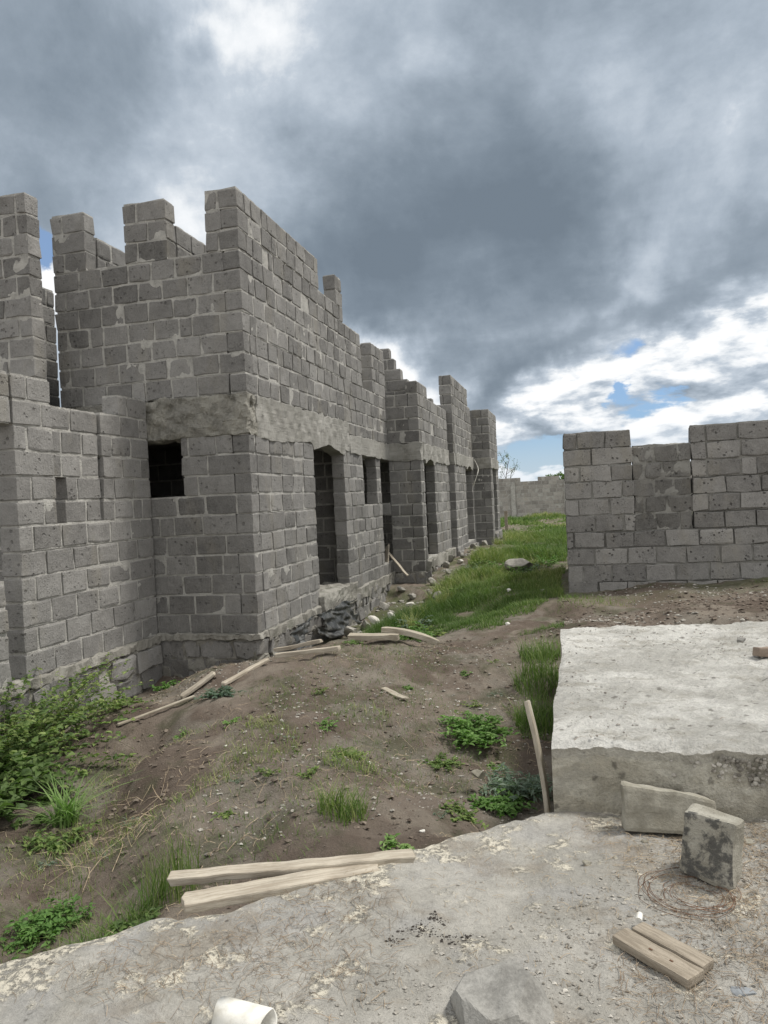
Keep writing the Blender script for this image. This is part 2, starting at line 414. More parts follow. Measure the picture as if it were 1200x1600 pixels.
# inner and return walls of the upper floor
masonry(h1, [dict(axis='y', fixed=-5.97, a0=8.60, a1=11.2, z0=UP, pitch=.25, face=1, seed=15, L=.36, prof=[(8.6, 9.7, UP+.25*9.4), (9.7, 11.2, UP+2)])], name='inner_wall')
masonry(h1, [dict(axis='y', fixed=-4.80, a0=8.60, a1=11.2, z0=UP, pitch=.25, face=1, seed=16, L=.36, prof=[(8.6, 10.2, UP+.25*9.2), (10.2, 11.2, UP+2)])], name='inner_wall')
masonry(h1, [dict(axis='x', fixed=14.32, a0=-5.6, a1=-4.06, z0=UP, pitch=.25, face=-1, seed=17, prof=[(-5.6, -4.06, UP+.25*6.6)])], name='inner_wall')
masonry(h1, [dict(axis='x', fixed=12.62, a0=-7.2, a1=-4.07, z0=0.05, face=-1, seed=18, tone=.35, prof=[(-7.2, -4.07, 2.45)])], name='inner_wall')
masonry(h1, [dict(axis='y', fixed=-8.6, a0=8.4, a1=15.3, z0=0, face=-1, seed=19, seg=(2, 1, 1), prof=[(8.4, 15.3, 2.96)])], name='rear_wall')
masonry(h1, [dict(axis='x', fixed=8.35, a0=-8.6, a1=-6.6, z0=0, face=-1, seed=20, seg=(2, 1, 1), prof=[(-8.6, -6.6, 2.96)])], name='rear_wall')
masonry(h1, [dict(axis='x', fixed=10.3, a0=-8.3, a1=-4.07, z0=0.05, face=-1, seed=24, seg=(2, 1, 1), tone=.35, prof=[(-8.3, -4.07, 2.52)])], name='inner_wall')  # cross wall added to shut the room so its window stays dark
slab_obj('added_wall_slab', (-6.72, 8.60, 0.05), (-6.50, 10.08, 2.52), MORTAR_D, h1, cell=.3)  # added side of the same room, keeps daylight out behind the window
slab_obj('roof_slab', (-8.6, 8.62, 2.50), (-4.08, 15.2, 2.90), BEAM, h1, cell=.4)
slab_obj('floor_slab', (-8.6, 8.6, -0.25), (-4.06, 15.3, 0.06), PLINTH, h1, cell=.4)
def sag(V):
    V = V.copy(); m = V[:, 2] < 2.6
    V[m, 2] += 0.03*snoise(V[m], 2.2, 4) ; return V
slab_obj('ring_beam', (-6.47, 8.33, 2.46), (W+.008, 8.58, 2.955), BEAM_F, h1, cell=.024, amp=.013, freq=36, seed=3, shape=sag)
def head1(V):   # underside of the beam: rises to a blunt point over the doorway
    V = V.copy(); y = V[:, 1]; low = V[:, 2] < 2.62
    ins = (y > 10.64) & (y < 12.2)
    t = np.clip(1-np.abs(y-11.35)/0.8, 0, 1)
    V[:, 2] = np.where(low & ins, 2.36+0.14*t, V[:, 2]); V[:, 2] += np.where(low & ~ins, .03*snoise(V, 3, 9), 0)
    return V
slab_obj('ring_beam', (W-.22, 8.585, 2.44), (W+.012, 12.52, 2.955), BEAM, h1, cell=.045, amp=.009, freq=19, seed=5, shape=head1)
slab_obj('ring_beam', (W-.22, 12.53, 2.40), (W+.02, 15.31, 2.74), BEAM, h1, cell=.07, amp=.012, freq=9, seed=6)
masonry(h1, [dict(axis='y', fixed=W+.003, a0=12.53, a1=15.33, z0=2.742, pitch=.215, seed=21, face=1, prof=[(12.53, 15.33, 2.96)])], name='side_wall')
# foundation under the walls
masonry(h1, [dict(axis='x', fixed=8.33, a0=-5.4, a1=W+.02, z0=-.81, face=-1, seed=22, th=.3, pitch=.25, amp=.016, recess=.012, mnoise=.014, prof=[(-5.4, W, -.06)])], name='foundation', mortar=PLINTH)
masonry(h1, [dict(axis='y', fixed=W+.03, a0=8.65, a1=15.33, z0=-.81, face=1, seed=23, th=.3, pitch=.25, amp=.02, recess=.012, mnoise=.016, prof=[(8.35, 15.33, -.06)])], name='foundation', mortar=PLINTH)
slab_obj('floor_edge', (-6.47, 8.29, -.07), (W+.04, 8.585, .005), PLINTH, h1, cell=.03, amp=.011, freq=31, seed=8)
slab_obj('floor_edge', (W-.3, 8.59, -.12), (W+.05, 10.55, .005), PLINTH, h1, cell=.035, amp=.012, freq=27, seed=9)
slab_obj('door_sill', (W-.5, 10.56, -.16), (W+.09, 12.3, .16), PLINTH, h1, cell=.035, amp=.013, freq=25, seed=10)
slab_obj('floor_edge', (W-.3, 12.31, -.2), (W+.04, 15.3, .012), PLINTH, h1, cell=.05, amp=.02, freq=14, seed=11)

# ---- second house
Y2, X2 = 15.33, -3.14
B2 = 2.74
h2 = empty('unfinished_house', (-5.0, 17.0, 0), 'second grey house shell along the lane, with stepped masonry above its short front wall', 'house', 'unfinished houses in a row')
masonry(h2, [dict(axis='x', fixed=Y2, a0=-3.83, a1=X2, z0=0, prof=[(-3.83, X2, 2.40)], face=-1, trim1=1, seed=31, tone=.3, pitch=.24)], name='front_wall')
masonry(h2, [dict(axis='x', fixed=Y2, a0=-3.84, a1=X2, z0=B2, pitch=.26, prof=[(-3.84, X2, 3.78), (-3.40, X2, 4.04)], face=-1, trim1=1, seed=32, tone=.35)], name='front_wall')
masonry(h2, [dict(axis='x', fixed=15.72, a0=-4.9, a1=-3.42, z0=B2, pitch=.235, face=-1, seed=33, tone=.4,
                  prof=[(-4.9, -3.80, 4.86), (-3.80, -3.70, 4.62), (-3.70, -3.56, 4.39), (-3.56, -3.42, 4.15)])], name='gable_wall')
masonry(h2, [dict(axis='y', fixed=X2, a0=Y2, a1=18.94, z0=0, pitch=.24, openings=[(15.72, 16.92, .2, 2.4)], prof=[(Y2, 18.94, 2.4)], face=1, trim0=0, seed=34)], name='side_wall')
masonry(h2, [dict(axis='y', fixed=X2, a0=Y2, a1=18.94, z0=B2, pitch=.26, prof=[(Y2, 16.4, 4.04), (16.4, 18.94, 3.78)], face=1, trim0=0, seed=35, tone=.6, missing=[(16.7, 17.0, 3.0, 3.3)])], name='side_wall')
masonry(h2, [dict(axis='x', fixed=17.35, a0=-6.5, a1=-3.38, z0=0, face=-1, seed=36, seg=(2, 1, 1), tone=.3, prof=[(-6.5, -3.38, 2.4)])], name='inner_wall')
masonry(h2, [dict(axis='x', fixed=18.3, a0=-6.5, a1=-3.38, z0=B2, pitch=.26, face=-1, seed=37, prof=[(-6.5, -3.38, 4.04)])], name='inner_wall')
masonry(h2, [dict(axis='y', fixed=-8.6, a0=15.4, a1=18.9, z0=0, face=-1, seed=38, seg=(2, 1, 1), prof=[(15.4, 18.9, 4.0)])], name='rear_wall')
slab_obj('roof_slab', (-8.6, 15.6, 2.45), (-3.4, 22.6, 2.70), BEAM, h2, cell=.5)
slab_obj('floor_slab', (-8.6, 15.6, -.2), (-3.4, 22.6, .10), PLINTH, h2, cell=.5)
def headn(ya, yb, zl):
    def g(V):
        V = V.copy(); y = V[:, 1]; low = V[:, 2] < zl+.12; t = np.clip(1-np.abs(y-(ya+yb)/2)/((yb-ya)/2), 0, 1)
        V[:, 2] = np.where(low & (y > ya) & (y < yb), zl-.08+0.13*t, V[:, 2]); return V
    return g
slab_obj('ring_beam', (-3.84, Y2-.03, 2.37), (X2+.03, Y2+.215, B2), BEAM, h2, cell=.06, amp=.016, freq=13, seed=12)
slab_obj('ring_beam', (X2-.22, Y2+.22, 2.37), (X2+.03, 18.93, B2), BEAM, h2, cell=.07, amp=.014, freq=10, seed=13, shape=headn(15.72, 16.92, 2.37))
masonry(h2, [dict(axis='x', fixed=Y2-.03, a0=-3.8, a1=X2+.02, z0=-.76, face=-1, seed=39, th=.3, pitch=.25, amp=.02, recess=.012, mnoise=.014, prof=[(-4, X2+.1, -.01)])], name='foundation', mortar=PLINTH)
masonry(h2, [dict(axis='y', fixed=X2+.04, a0=Y2+.1, a1=18.94, z0=-.51, face=1, seed=40, th=.3, pitch=.25, amp=.03, recess=.01, mnoise=.02, prof=[(15, 19, -.01)], missing=[(15.9, 16.4, -.3, 0), (17, 17.4, -.5, -.2)])], name='foundation', mortar=PLINTH)
slab_obj('door_sill', (X2-.2, 15.5, .0), (X2+.07, 18.9, .22), PLINTH, h2, cell=.06, amp=.03, freq=10, seed=14)

# ---- third house
Y3, X3 = 18.94, -2.99
h3 = empty('unfinished_house', (-4.9, 20.8, 0), 'third grey house shell down the lane, its upper wall taller than its neighbours', 'house', 'unfinished houses in a row')
masonry(h3, [dict(axis='x', fixed=Y3, a0=-3.16, a1=X3, z0=0, pitch=.24, prof=[(-3.2, X3, 2.4)], face=-1, seed=51, tone=.3, seg=(3, 3, 3))], name='front_wall')
masonry(h3, [dict(axis='x', fixed=Y3, a0=-4.6, a1=X3, z0=B2-.05, pitch=.25, prof=[(-4.6, -3.30, 3.94), (-3.30, X3, 4.70)], face=-1, seed=52, tone=.35, trim1=1)], name='front_wall')
masonry(h3, [dict(axis='y', fixed=X3, a0=Y3+.01, a1=22.66, z0=0, pitch=.24, openings=[(20.9, 22.2, .2, 2.4)], prof=[(Y3, 22.66, 2.4)], face=1, seed=53)], name='side_wall')
masonry(h3, [dict(axis='y', fixed=X3, a0=Y3+.01, a1=22.66, z0=B2-.05, pitch=.25, prof=[(Y3, 21.9, 4.70), (21.9, 22.4, 4.2), (22.4, 22.66, 3.7)], trim0=0, face=1, seed=54, tone=.45)], name='side_wall')
masonry(h3, [dict(axis='x', fixed=22.0, a0=-6.5, a1=-3.25, z0=0, face=-1, seed=55, seg=(2, 1, 1), tone=.3, prof=[(-6.5, -3.25, 2.4)])], name='inner_wall')
masonry(h3, [dict(axis='y', fixed=-8.6, a0=18.95, a1=22.6, z0=0, face=-1, seed=56, seg=(2, 1, 1), prof=[(18.9, 22.6, 4.0)])], name='rear_wall')
slab_obj('ring_beam', (-3.35, Y3-.03, 2.37), (X3+.03, Y3+.2, B2-.05), BEAM, h3, cell=.08, amp=.016, freq=13, seed=15)
slab_obj('ring_beam', (X3-.22, Y3+.205, 2.37), (X3+.03, 22.64, B2-.05), BEAM, h3, cell=.09, amp=.014, freq=10, seed=16, shape=headn(20.9, 22.2, 2.37))
masonry(h3, [dict(axis='y', fixed=X3+.05, a0=Y3, a1=22.66, z0=-.4, face=1, seed=57, th=.3, pitch=.25, amp=.03, recess=.01, mnoise=.02, prof=[(18, 23, .2)], missing=[(20.4, 20.8, -.2, 0.2)])], name='foundation', mortar=PLINTH)

# ---- fourth house
Y4, X4 = 22.66, -2.47
h4 = empty('unfinished_house', (-4.6, 23.8, 0), 'farthest grey house shell at the end of the row, flat topped with a dark front', 'house', 'unfinished houses in a row')
masonry(h4, [dict(axis='x', fixed=Y4, a0=-3.4, a1=X4, z0=0, pitch=.24, prof=[(-3.4, X4, 2.4)], face=-1, seed=61, tone=.15, trim1=1)], name='front_wall')
masonry(h4, [dict(axis='x', fixed=Y4, a0=-5.0, a1=X4, z0=B2-.05, pitch=.245, prof=[(-5, X4, 4.12)], face=-1, seed=62, tone=.3, trim1=1)], name='front_wall')
masonry(h4, [dict(axis='y', fixed=X4, a0=Y4, a1=24.9, z0=0, pitch=.24, openings=[(23.2, 24.2, .2, 2.4)], prof=[(Y4, 24.9, 2.4)], face=1, seed=63, trim0=0)], name='side_wall')
masonry(h4, [dict(axis='y', fixed=X4, a0=Y4, a1=24.9, z0=B2-.05, pitch=.245, prof=[(Y4, 24.9, 4.12)], face=1, seed=64, trim0=0)], name='side_wall')
masonry(h4, [dict(axis='x', fixed=24.3, a0=-6.5, a1=-2.72, z0=0, face=-1, seed=65, seg=(2, 1, 1), tone=.3, prof=[(-6.5, -2.72, 2.4)])], name='inner_wall')
masonry(h4, [dict(axis='x', fixed=24.9, a0=-8.6, a1=-2.72, z0=0, face=1, seed=66, seg=(2, 1, 1), prof=[(-8.6, -2.72, 4.0)])], name='rear_wall')
slab_obj('roof_slab', (-8.6, 22.9, 2.45), (-2.75, 24.6, 2.65), BEAM, h4, cell=.5)
slab_obj('ring_beam', (-3.4, Y4-.03, 2.36), (X4+.03, Y4+.2, B2-.05), BEAM, h4, cell=.08, amp=.016, freq=13, seed=17)
slab_obj('ring_beam', (X4-.22, Y4+.205, 2.36), (X4+.03, 24.9, B2-.05), BEAM, h4, cell=.09, amp=.014, freq=10, seed=18)
masonry(h4, [dict(axis='x', fixed=Y4-.03, a0=-3.0, a1=X4+.02, z0=-.4, face=-1, seed=67, th=.3, pitch=.2, amp=.03, recess=.01, mnoise=.02, prof=[(-3.3, X4+.1, 0)]),
             dict(axis='y', fixed=X4+.05, a0=Y4+.3, a1=24.9, z0=-.4, face=1, seed=68, th=.3, pitch=.25, amp=.03, recess=.01, mnoise=.02, prof=[(22, 25, .35)])], name='foundation', mortar=PLINTH)

# ---- the near house on the left edge
XN = -5.2
h0 = empty('unfinished_house', (-6.0, 6.5, 0), 'nearest grey stone shell at the left edge, low wall with a tall narrow pier', 'house')
masonry(h0, [dict(axis='y', fixed=XN, a0=6.0, a1=8.32, z0=0, prof=[(6.0, 8.32, .247*11), (7.72, 8.32, .247*12), (6.0, 6.55, .247*12)], face=1, seed=71, tone=.74,
                  openings=[(6.56, 7.36, 1.48, 2.60)])], name='side_wall')
masonry(h0, [dict(axis='y', fixed=XN-.035, a0=6.57, a1=7.35, z0=1.482, prof=[(6.57, 7.35, 2.717)], face=1, seed=78, th=.18, tone=.6, L=.34, openings=[(6.57, 6.76, 1.5, 1.95)])], name='window_infill')
masonry(h0, [dict(axis='y', fixed=XN+.04, a0=4.4, a1=5.76, z0=0, prof=[(4.4, 5.76, 1.0)], face=1, seed=72, tone=.8, amp=.01)], name='sill_wall')
masonry(h0, [dict(axis='y', fixed=XN, a0=4.4, a1=5.98, z0=2.47, prof=[(4.4, 5.98, 2.964)], face=1, seed=73, tone=.62, pitch=.247)], name='side_wall')
masonry(h0, [dict(axis='x', fixed=7.6, a0=-7.0, a1=-6.22, z0=2.0, prof=[(-7.0, -6.22, 5.46)], face=-1, seed=74, amp=.009, pitch=.2472)], name='pier')
masonry(h0, [dict(axis='y', fixed=-7.0, a0=7.83, a1=9.02, z0=2.25, prof=[(7.83, 9.02, 4.73)], face=1, seed=75, tone=.3, pitch=.248)], name='inner_wall')
masonry(h0, [dict(axis='x', fixed=6.9, a0=-8.0, a1=-5.6, z0=0, prof=[(-8, -5.6, 2.47)], face=-1, seed=76, tone=.35, seg=(3, 3, 3))], name='inner_wall')
slab_obj('roof_slab', (-8.5, 6.4, 2.50), (-5.45, 8.30, 2.70), BEAM, h0, cell=.4)
masonry(h0, [dict(axis='y', fixed=XN+.06, a0=4.4, a1=8.30, z0=-1.12, face=1, seed=77, th=.34, pitch=.255, amp=.020, recess=.014, mnoise=.015, L=.5, prof=[(4.4, 8.3, -.08)], missing=[(7.1, 7.3, -.4, -.1)])], name='foundation', mortar=PLINTH)
slab_obj('floor_edge', (XN-.3, 4.4, -.1), (XN+.065, 8.29, .005), PLINTH, h0, cell=.03, amp=.011, freq=29, seed=19)

# ---- long wall on the right with the blocked window
hr = empty('block_wall', (2.5, 11.4, 0.05), 'low wall of coarse grey blocks on the right, its window filled with darker stone', 'wall')
YR = 11.4
masonry(hr, [dict(axis='x', fixed=YR, a0=-.155, a1=6.5, z0=-.05, face=-1, seed=81, L=.44, tone=.5, recess=.020, mnoise=.005, amp=.009, joint=.022, pitch=.2475,
                  prof=[(-.155, .81, 2.42), (.81, 1.63, 2.18), (1.63, 6.5, 2.42)], openings=[(.82, 1.63, .93, 2.3)], ragged=.01)], stone=STONE_R, mortar=MORTAR_D)
masonry(hr, [dict(axis='x', fixed=YR+.022, a0=.825, a1=1.625, z0=.94, face=-1, seed=82, L=.30, th=.18, tone=.05, spread=.25, recess=.010, mnoise=.008, amp=.012, pitch=.2475, prof=[(.825, 1.625, 2.2)])],
        stone=STONE_D, mortar=MORTAR_D, name='window_infill')
masonry(hr, [dict(axis='y', fixed=-.155, a0=YR+.22, a1=16, z0=-.05, face=-1, seed=83, seg=(2, 1, 1), prof=[(11, 16, 2.2)])], stone=STONE_R, mortar=MORTAR_D, name='side_wall')

# ---- boundary wall far behind
hb = empty('boundary_wall', (-3, 44, 0), 'long pale boundary wall closing off the far end of the lane', 'wall')
masonry(hb, [dict(axis='x', fixed=44, a0=-26, a1=22, z0=-.1, face=-1, seed=91, seg=(2, 1, 1), L=.42, tone=.6, spread=.5, recess=.0, pitch=.23, joint=.03,
                  prof=[(-26, -4.1, 2.43), (-4.1, -3.1, 2.43), (-3.1, -2.1, 2.2), (-2.1, -.9, 2.43), (-.9, -.2, 2.2), (-.2, 22, 2.43)])], stone=STONE_F, mortar=MORTAR)
for x in (-6.6, -3.55, -.5, 2.5): slab_obj('pillar', (x-.13, 43.9, -.1), (x+.13, 43.99, 2.2), MORTAR, hb, cell=.3)
slab_obj('footing', (-26, 43.85, -.2), (22, 43.98, .14), PLINTH, hb, cell=.5)

# ------------------------------------------------------------------ terrain
CP = np.array([(-2.1,2.3,-.60),(-2.7,3.1,-.58),(-3.4,3.6,-.48),(-4.5,4.5,-.55),(-5.2,5.6,-.62),(-5.1,6.6,-.60),(-5.1,7.8,-.62),(-4.8,8.3,-.52),(-4.4,8.2,-.42),(-3.9,8.2,-.30),
 (-4.2,6.2,-.30),(-3.75,5.1,-.48),(-3.2,4.2,-.50),(-2.85,4.9,-.22),(-3.4,7.0,-.09),(-3.0,7.2,-.03),(-2.5,7.4,.05),(-2.1,7.9,-.05),(-1.6,8.1,-.12),(-3.0,6.0,-.12),(-2.3,5.2,-.09),(-1.8,4.5,-.13),(-1.9,3.8,-.28),
 (-1.5,3.9,-.15),(-1.2,3.5,-.17),(-1.6,3.1,-.30),(-1.0,3.9,-.20),(-.8,3.6,-.15),(-.55,3.9,-.28),(-.3,4.1,-.46),(-.35,5.0,-.46),(-.4,6.2,-.36),(-.9,6.5,-.27),(-1.0,5.1,-.36),(-1.5,6.0,-.16),(-.6,7.5,-.10),
 (.3,8.0,.14),(1.5,8.5,.24),(2.5,9.0,.27),(0,10.4,.04),(1.5,11.2,.14),(2.5,11.3,.2),(5,9,.2),(5,11.3,.25),(-.3,11.3,.0),(1,7.4,.0),
 (-3.5,8.9,-.45),(-3.7,9.6,-.52),(-3.7,11,-.56),(-3.7,12.5,-.56),(-3.6,14,-.46),(-3.3,15,-.25),(-2.7,16.5,-.06),(-2.5,18,.0),(-2.7,21,.06),(-2.3,23,.0),(-2.6,9.5,-.36),(-2,11,-.30),(-1.5,14,-.15),(-.6,12,.0),(-.5,13,.1),
 (-.6,9.6,-.06),(-1.2,20,0),(-.5,30,0),(-3,31,0),(-1,38,.02),(-2,44,.05),(-8,6,-.6),(-8,12,-.6),(-8,18,-.5),(-6,10,-.6),(-6,14,-.6),(-5,17,-.4),(-5,22,-.3),(0,2.4,-.7),(1,3,-.7),(-.6,1.5,-.7),(1,0,-.7),(-1.2,2.2,-.6),
 (-3,0,-.6),(-6,2,-.6),(1,4.6,-.5),(.9,6.3,-.35),(4,4,-.5),(4,6,-.3),(8,20,0),(0,60,0),(40,20,0),(-40,20,0),(0,-30,-.3),(30,60,0),(-30,60,0)], float)
def ground_z(x, y):
    x = np.asarray(x, float); y = np.asarray(y, float); num = np.zeros(x.shape); den = np.zeros(x.shape)
    for cx, cy, cz in CP:
        w = 1.0/((x-cx)**2+(y-cy)**2+0.03)**1.9; num += w*cz; den += w
    z = num/den
    P = np.stack([x, y, np.zeros_like(x)], -1).reshape(-1, 3)
    n = (snoise(P, 1.6, 101)*.022 + snoise(P, 5.5, 102)*.011 + snoise(P, 15, 103)*.0085 + snoise(P, 38, 104)*.0065 + snoise(P, 80, 105)*.003).reshape(x.shape)
    far = np.clip((y-14)/10, 0, 1); n = n*(1+2.2*far)
    return z+n
def gz(x, y): return float(ground_z(np.array([x]), np.array([y]))[0])
def axis_pts(segs):
    out = []
    for a, b, st in segs: out += list(np.arange(a, b-1e-9, st))
    return np.array(out+[segs[-1][1]])
gx = axis_pts([(-900, -100, 200), (-100, -20, 20), (-20, -8, 1.5), (-8, -5.4, .2), (-5.4, .4, .035), (.4, 3.4, .07), (3.4, 8, .35), (8, 30, 2), (30, 100, 14), (100, 900, 200)])
gy = axis_pts([(-300, -20, 70), (-20, 1, 1.5), (1, 9.6, .035), (9.6, 14, .06), (14, 26, .12), (26, 46, .35), (46, 110, 8), (110, 1500, 200)])
GX, GY = np.meshgrid(gx, gy, indexing='ij'); GZ = ground_z(GX, GY)
nx_, ny_ = GX.shape
V = np.stack([GX, GY, GZ], -1).reshape(-1, 3)
I = np.arange(nx_*ny_).reshape(nx_, ny_)
F = np.stack([I[:-1, :-1], I[1:, :-1], I[1:, 1:], I[:-1, 1:]], -1).reshape(-1, 4)

def soil_mat():
    m, T, b, pos, rnd = material('soil')
    n1 = T.noise(pos, 0.9, 6, 0.6); n2 = T.noise(pos, 6.5, 7, 0.7); n3 = T.noise(pos, 70, 5, 0.75)
    col = T.mix(T.remap(n1, 0.36, 0.62), (0.108, 0.083, 0.065), (0.180, 0.148, 0.120))
    col = T.mix(T.remap(T.noise(pos, 1.7, 5, 0.6, 0.4), 0.50, 0.62), col, (0.205, 0.175, 0.142))
    gy_ = T.remap(T.noise(T.vmath('ADD', pos, (4, 9, 0)), 1.1, 4, .6), 0.50, 0.60)
    col = T.mix(T.math('MULTIPLY', gy_, .7), col, (0.20, 0.18, 0.15))
    mo = T.math('MULTIPLY', T.remap(T.noise(T.vmath('ADD', pos, (14, 3, 0)), 2.4, 5, .65), 0.50, 0.64), 0.55)
    col = T.mix(mo, col, (0.062, 0.068, 0.034))
    v = T.math('ADD', 0.35, T.math('ADD', T.math('MULTIPLY', n2, 0.75), T.math('MULTIPLY', n3, 0.62)))
    col = T.vmath('SCALE', col, scale=v)
    pb = T.math('MULTIPLY', T.remap(T.voro(pos, 34), 0.16, 0.10), T.remap(T.noise(pos, 9, 3, .5), .48, .6))
    col = T.mix(T.math('MULTIPLY', pb, .7), col, (0.34, 0.31, 0.27))
    # green cover of the lane beyond the mound
    sep = T.add('ShaderNodeSeparateXYZ'); T.l.new(pos, sep.inputs[0])
    g = T.math('MULTIPLY', T.remap(sep.outputs[1], 9.5, 12.0), T.remap(T.noise(pos, 1.1, 6, .7), .44, .56))
    col = T.mix(T.math('MULTIPLY', g, .7), col, (0.085, 0.105, 0.042))
    T.l.new(col, b.inputs['Base Color'])
    bump(T, b, T.math('ADD', T.math('MULTIPLY', n2, .6), T.math('ADD', T.math('MULTIPLY', n3, .6), T.math('MULTIPLY', pb, .5))), 0.035, 1.0)
    return m
SOIL = soil_mat()
me = bpy.data.meshes.new('ground'); me.from_pydata(V.tolist(), [], F.tolist()); me.materials.append(SOIL)
me.polygons.foreach_set('use_smooth', [True]*len(me.polygons))
go = bpy.data.objects.new('ground', me); COL.objects.link(go); tag(go, kind='structure')

# ------------------------------------------------------------------ concrete slab in the foreground (where the viewer stands)
def fslab_mat():
    m, T, b, pos, rnd = material('worn_concrete')
    n1 = T.noise(pos, 1.8, 6, 0.6, .3); n2 = T.noise(pos, 9, 7, 0.7); n3 = T.noise(pos, 110, 4, 0.8); n4 = T.noise(pos, 34, 5, .7)
    col = T.mix(T.remap(n1, 0.38, 0.60), (0.300, 0.288, 0.258), (0.385, 0.370, 0.335))
    blu = T.remap(T.noise(T.vmath('ADD', pos, (3, 1, 0)), 2.1, 4, .55), .50, .62)
    col = T.mix(T.math('MULTIPLY', blu, .55), col, (0.315, 0.31, 0.30))
    soil = T.math('MULTIPLY', T.remap(T.noise(T.vmath('ADD', pos, (7, 5, 0)), 2.6, 6, .65), .52, .64), 0.6)
    col = T.mix(soil, col, (0.24, 0.21, 0.17))
    cr = T.math('ADD', T.noise(T.vmath('ADD', pos, (1, 8, 0)), 4.2, 6, .62, .2), T.math('MULTIPLY', rnd, .26))
    crm = T.math('MULTIPLY', T.remap(cr, .56, .63), T.remap(n4, .36, .52))
    col = T.mix(T.math('MULTIPLY', crm, .85), col, (0.58, 0.54, 0.445))
    v = T.math('ADD', 0.10, T.math('ADD', T.math('MULTIPLY', n2, 0.45), T.math('ADD', T.math('MULTIPLY', n3, 0.75), T.math('MULTIPLY', n4, .65))))
    col = T.vmath('SCALE', col, scale=v)
    dk = T.math('MULTIPLY', T.remap(T.voro(pos, 16), .20, .08), T.remap(T.noise(pos, 3.3, 3, .6), .56, .62))
    col = T.mix(T.math('MULTIPLY', dk, .75), col, (0.06, 0.055, 0.045))
    pb = T.math('MULTIPLY', T.remap(T.voro(T.vmath('ADD', pos, (.3, .1, 0)), 60), .20, .12), T.remap(n2, .45, .6))
    col = T.mix(T.math('MULTIPLY', pb, .5), col, (0.48, .46, .42))
    T.l.new(col, b.inputs['Base Color'])
    h = T.math('ADD', T.math('MULTIPLY', n2, .5), T.math('ADD', T.math('MULTIPLY', n3, .45), T.math('MULTIPLY', n4, .6)))
    h = T.math('ADD', h, T.math('MULTIPLY', crm, .5))
    bump(T, b, h, 0.018, 1.0)
    return m
FSLAB = fslab_mat()
EDGE = [(-4.5, .6), (-2.6, 1.88), (-2.08, 2.19), (-1.97, 2.30), (-1.86, 2.36), (-1.75, 2.46), (-1.68, 2.58), (-1.55, 2.60), (-1.42, 2.66), (-1.2, 2.83), (-.95, 3.05), (-.80, 3.24), (-.63, 3.42), (-.47, 3.56), (-.28, 3.72), (-.12, 3.83), (.1, 3.86), (3.5, 3.86)]
ex = np.array([p[0] for p in EDGE]); ey = np.array([p[1] for p in EDGE])
def edge_y(x):
    b = np.interp(x, ex, ey); P = np.stack([x, x*0, x*0], -1)
    return b + np.where(x < -.1, .022*snoise(P, 9, 201)+.011*snoise(P, 26, 202)+.005*snoise(P, 70, 203), 0)
def slab_h(x, y):
    P = np.stack([x, y, x*0], -1).reshape(-1, 3)
    return (-.02+snoise(P, 2.0, 204)*.010+snoise(P, 7, 205)*.006+snoise(P, 22, 206)*.0035+snoise(P, 60, 207)*.002).reshape(x.shape)
xs = axis_pts([(-4.5, -2.3, .1), (-2.3, 1.3, .014), (1.3, 3.5, .15)])
tt = np.concatenate([np.array([1.0, 1.0, .999]), 1-np.linspace(.003, 1, 190)**1.15])
XS, TT = np.meshgrid(xs, tt, indexing='ij'); YE = edge_y(XS); Y0 = 1.2+0*XS
Y0 = np.where(YE < 1.4, YE-.5, 1.2); YS = Y0+(YE-Y0)*TT
ZS = slab_h(XS, YS)
dE = YE-YS; ZS = ZS - .018*np.exp(-dE/.02)
ZS[:, 0] = -.62; ZS[:, 1] = -.10+.02*np.sin(xs*23); YS[:, 1] -= -.012*np.sin(xs*31)
YS[:, 0] = YS[:, 1]
Vs = np.stack([XS, YS, ZS], -1).reshape(-1, 3); n0, n1 = XS.shape; I = np.arange(n0*n1).reshape(n0, n1)
Fs = np.stack([I[:-1, :-1], I[:-1, 1:], I[1:, 1:], I[1:, :-1]], -1).reshape(-1, 4)
me = bpy.data.meshes.new('concrete_floor'); me.from_pydata(Vs.tolist(), [], Fs.tolist()); me.materials.append(FSLAB)
ev = np.exp(-np.maximum(dE, 0)/.16)*(0.6+.4*np.sin(XS*5)); a = me.attributes.new('rnd', 'FLOAT', 'POINT'); a.data.foreach_set('value', ev.reshape(-1).astype(np.float32))
me.polygons.foreach_set('use_smooth', [True]*len(me.polygons))
fo = bpy.data.objects.new('concrete_floor', me); COL.objects.link(fo); tag(fo, kind='structure')
# rear part of the same floor, under and behind the viewer
a = Acc(); rbox(a, (-.5, -1.4, -.33), (8, 5.2, .6), (20, 14, 2), 0, .01, 2); o = a.build('concrete_floor', FSLAB); tag(o, kind='structure')

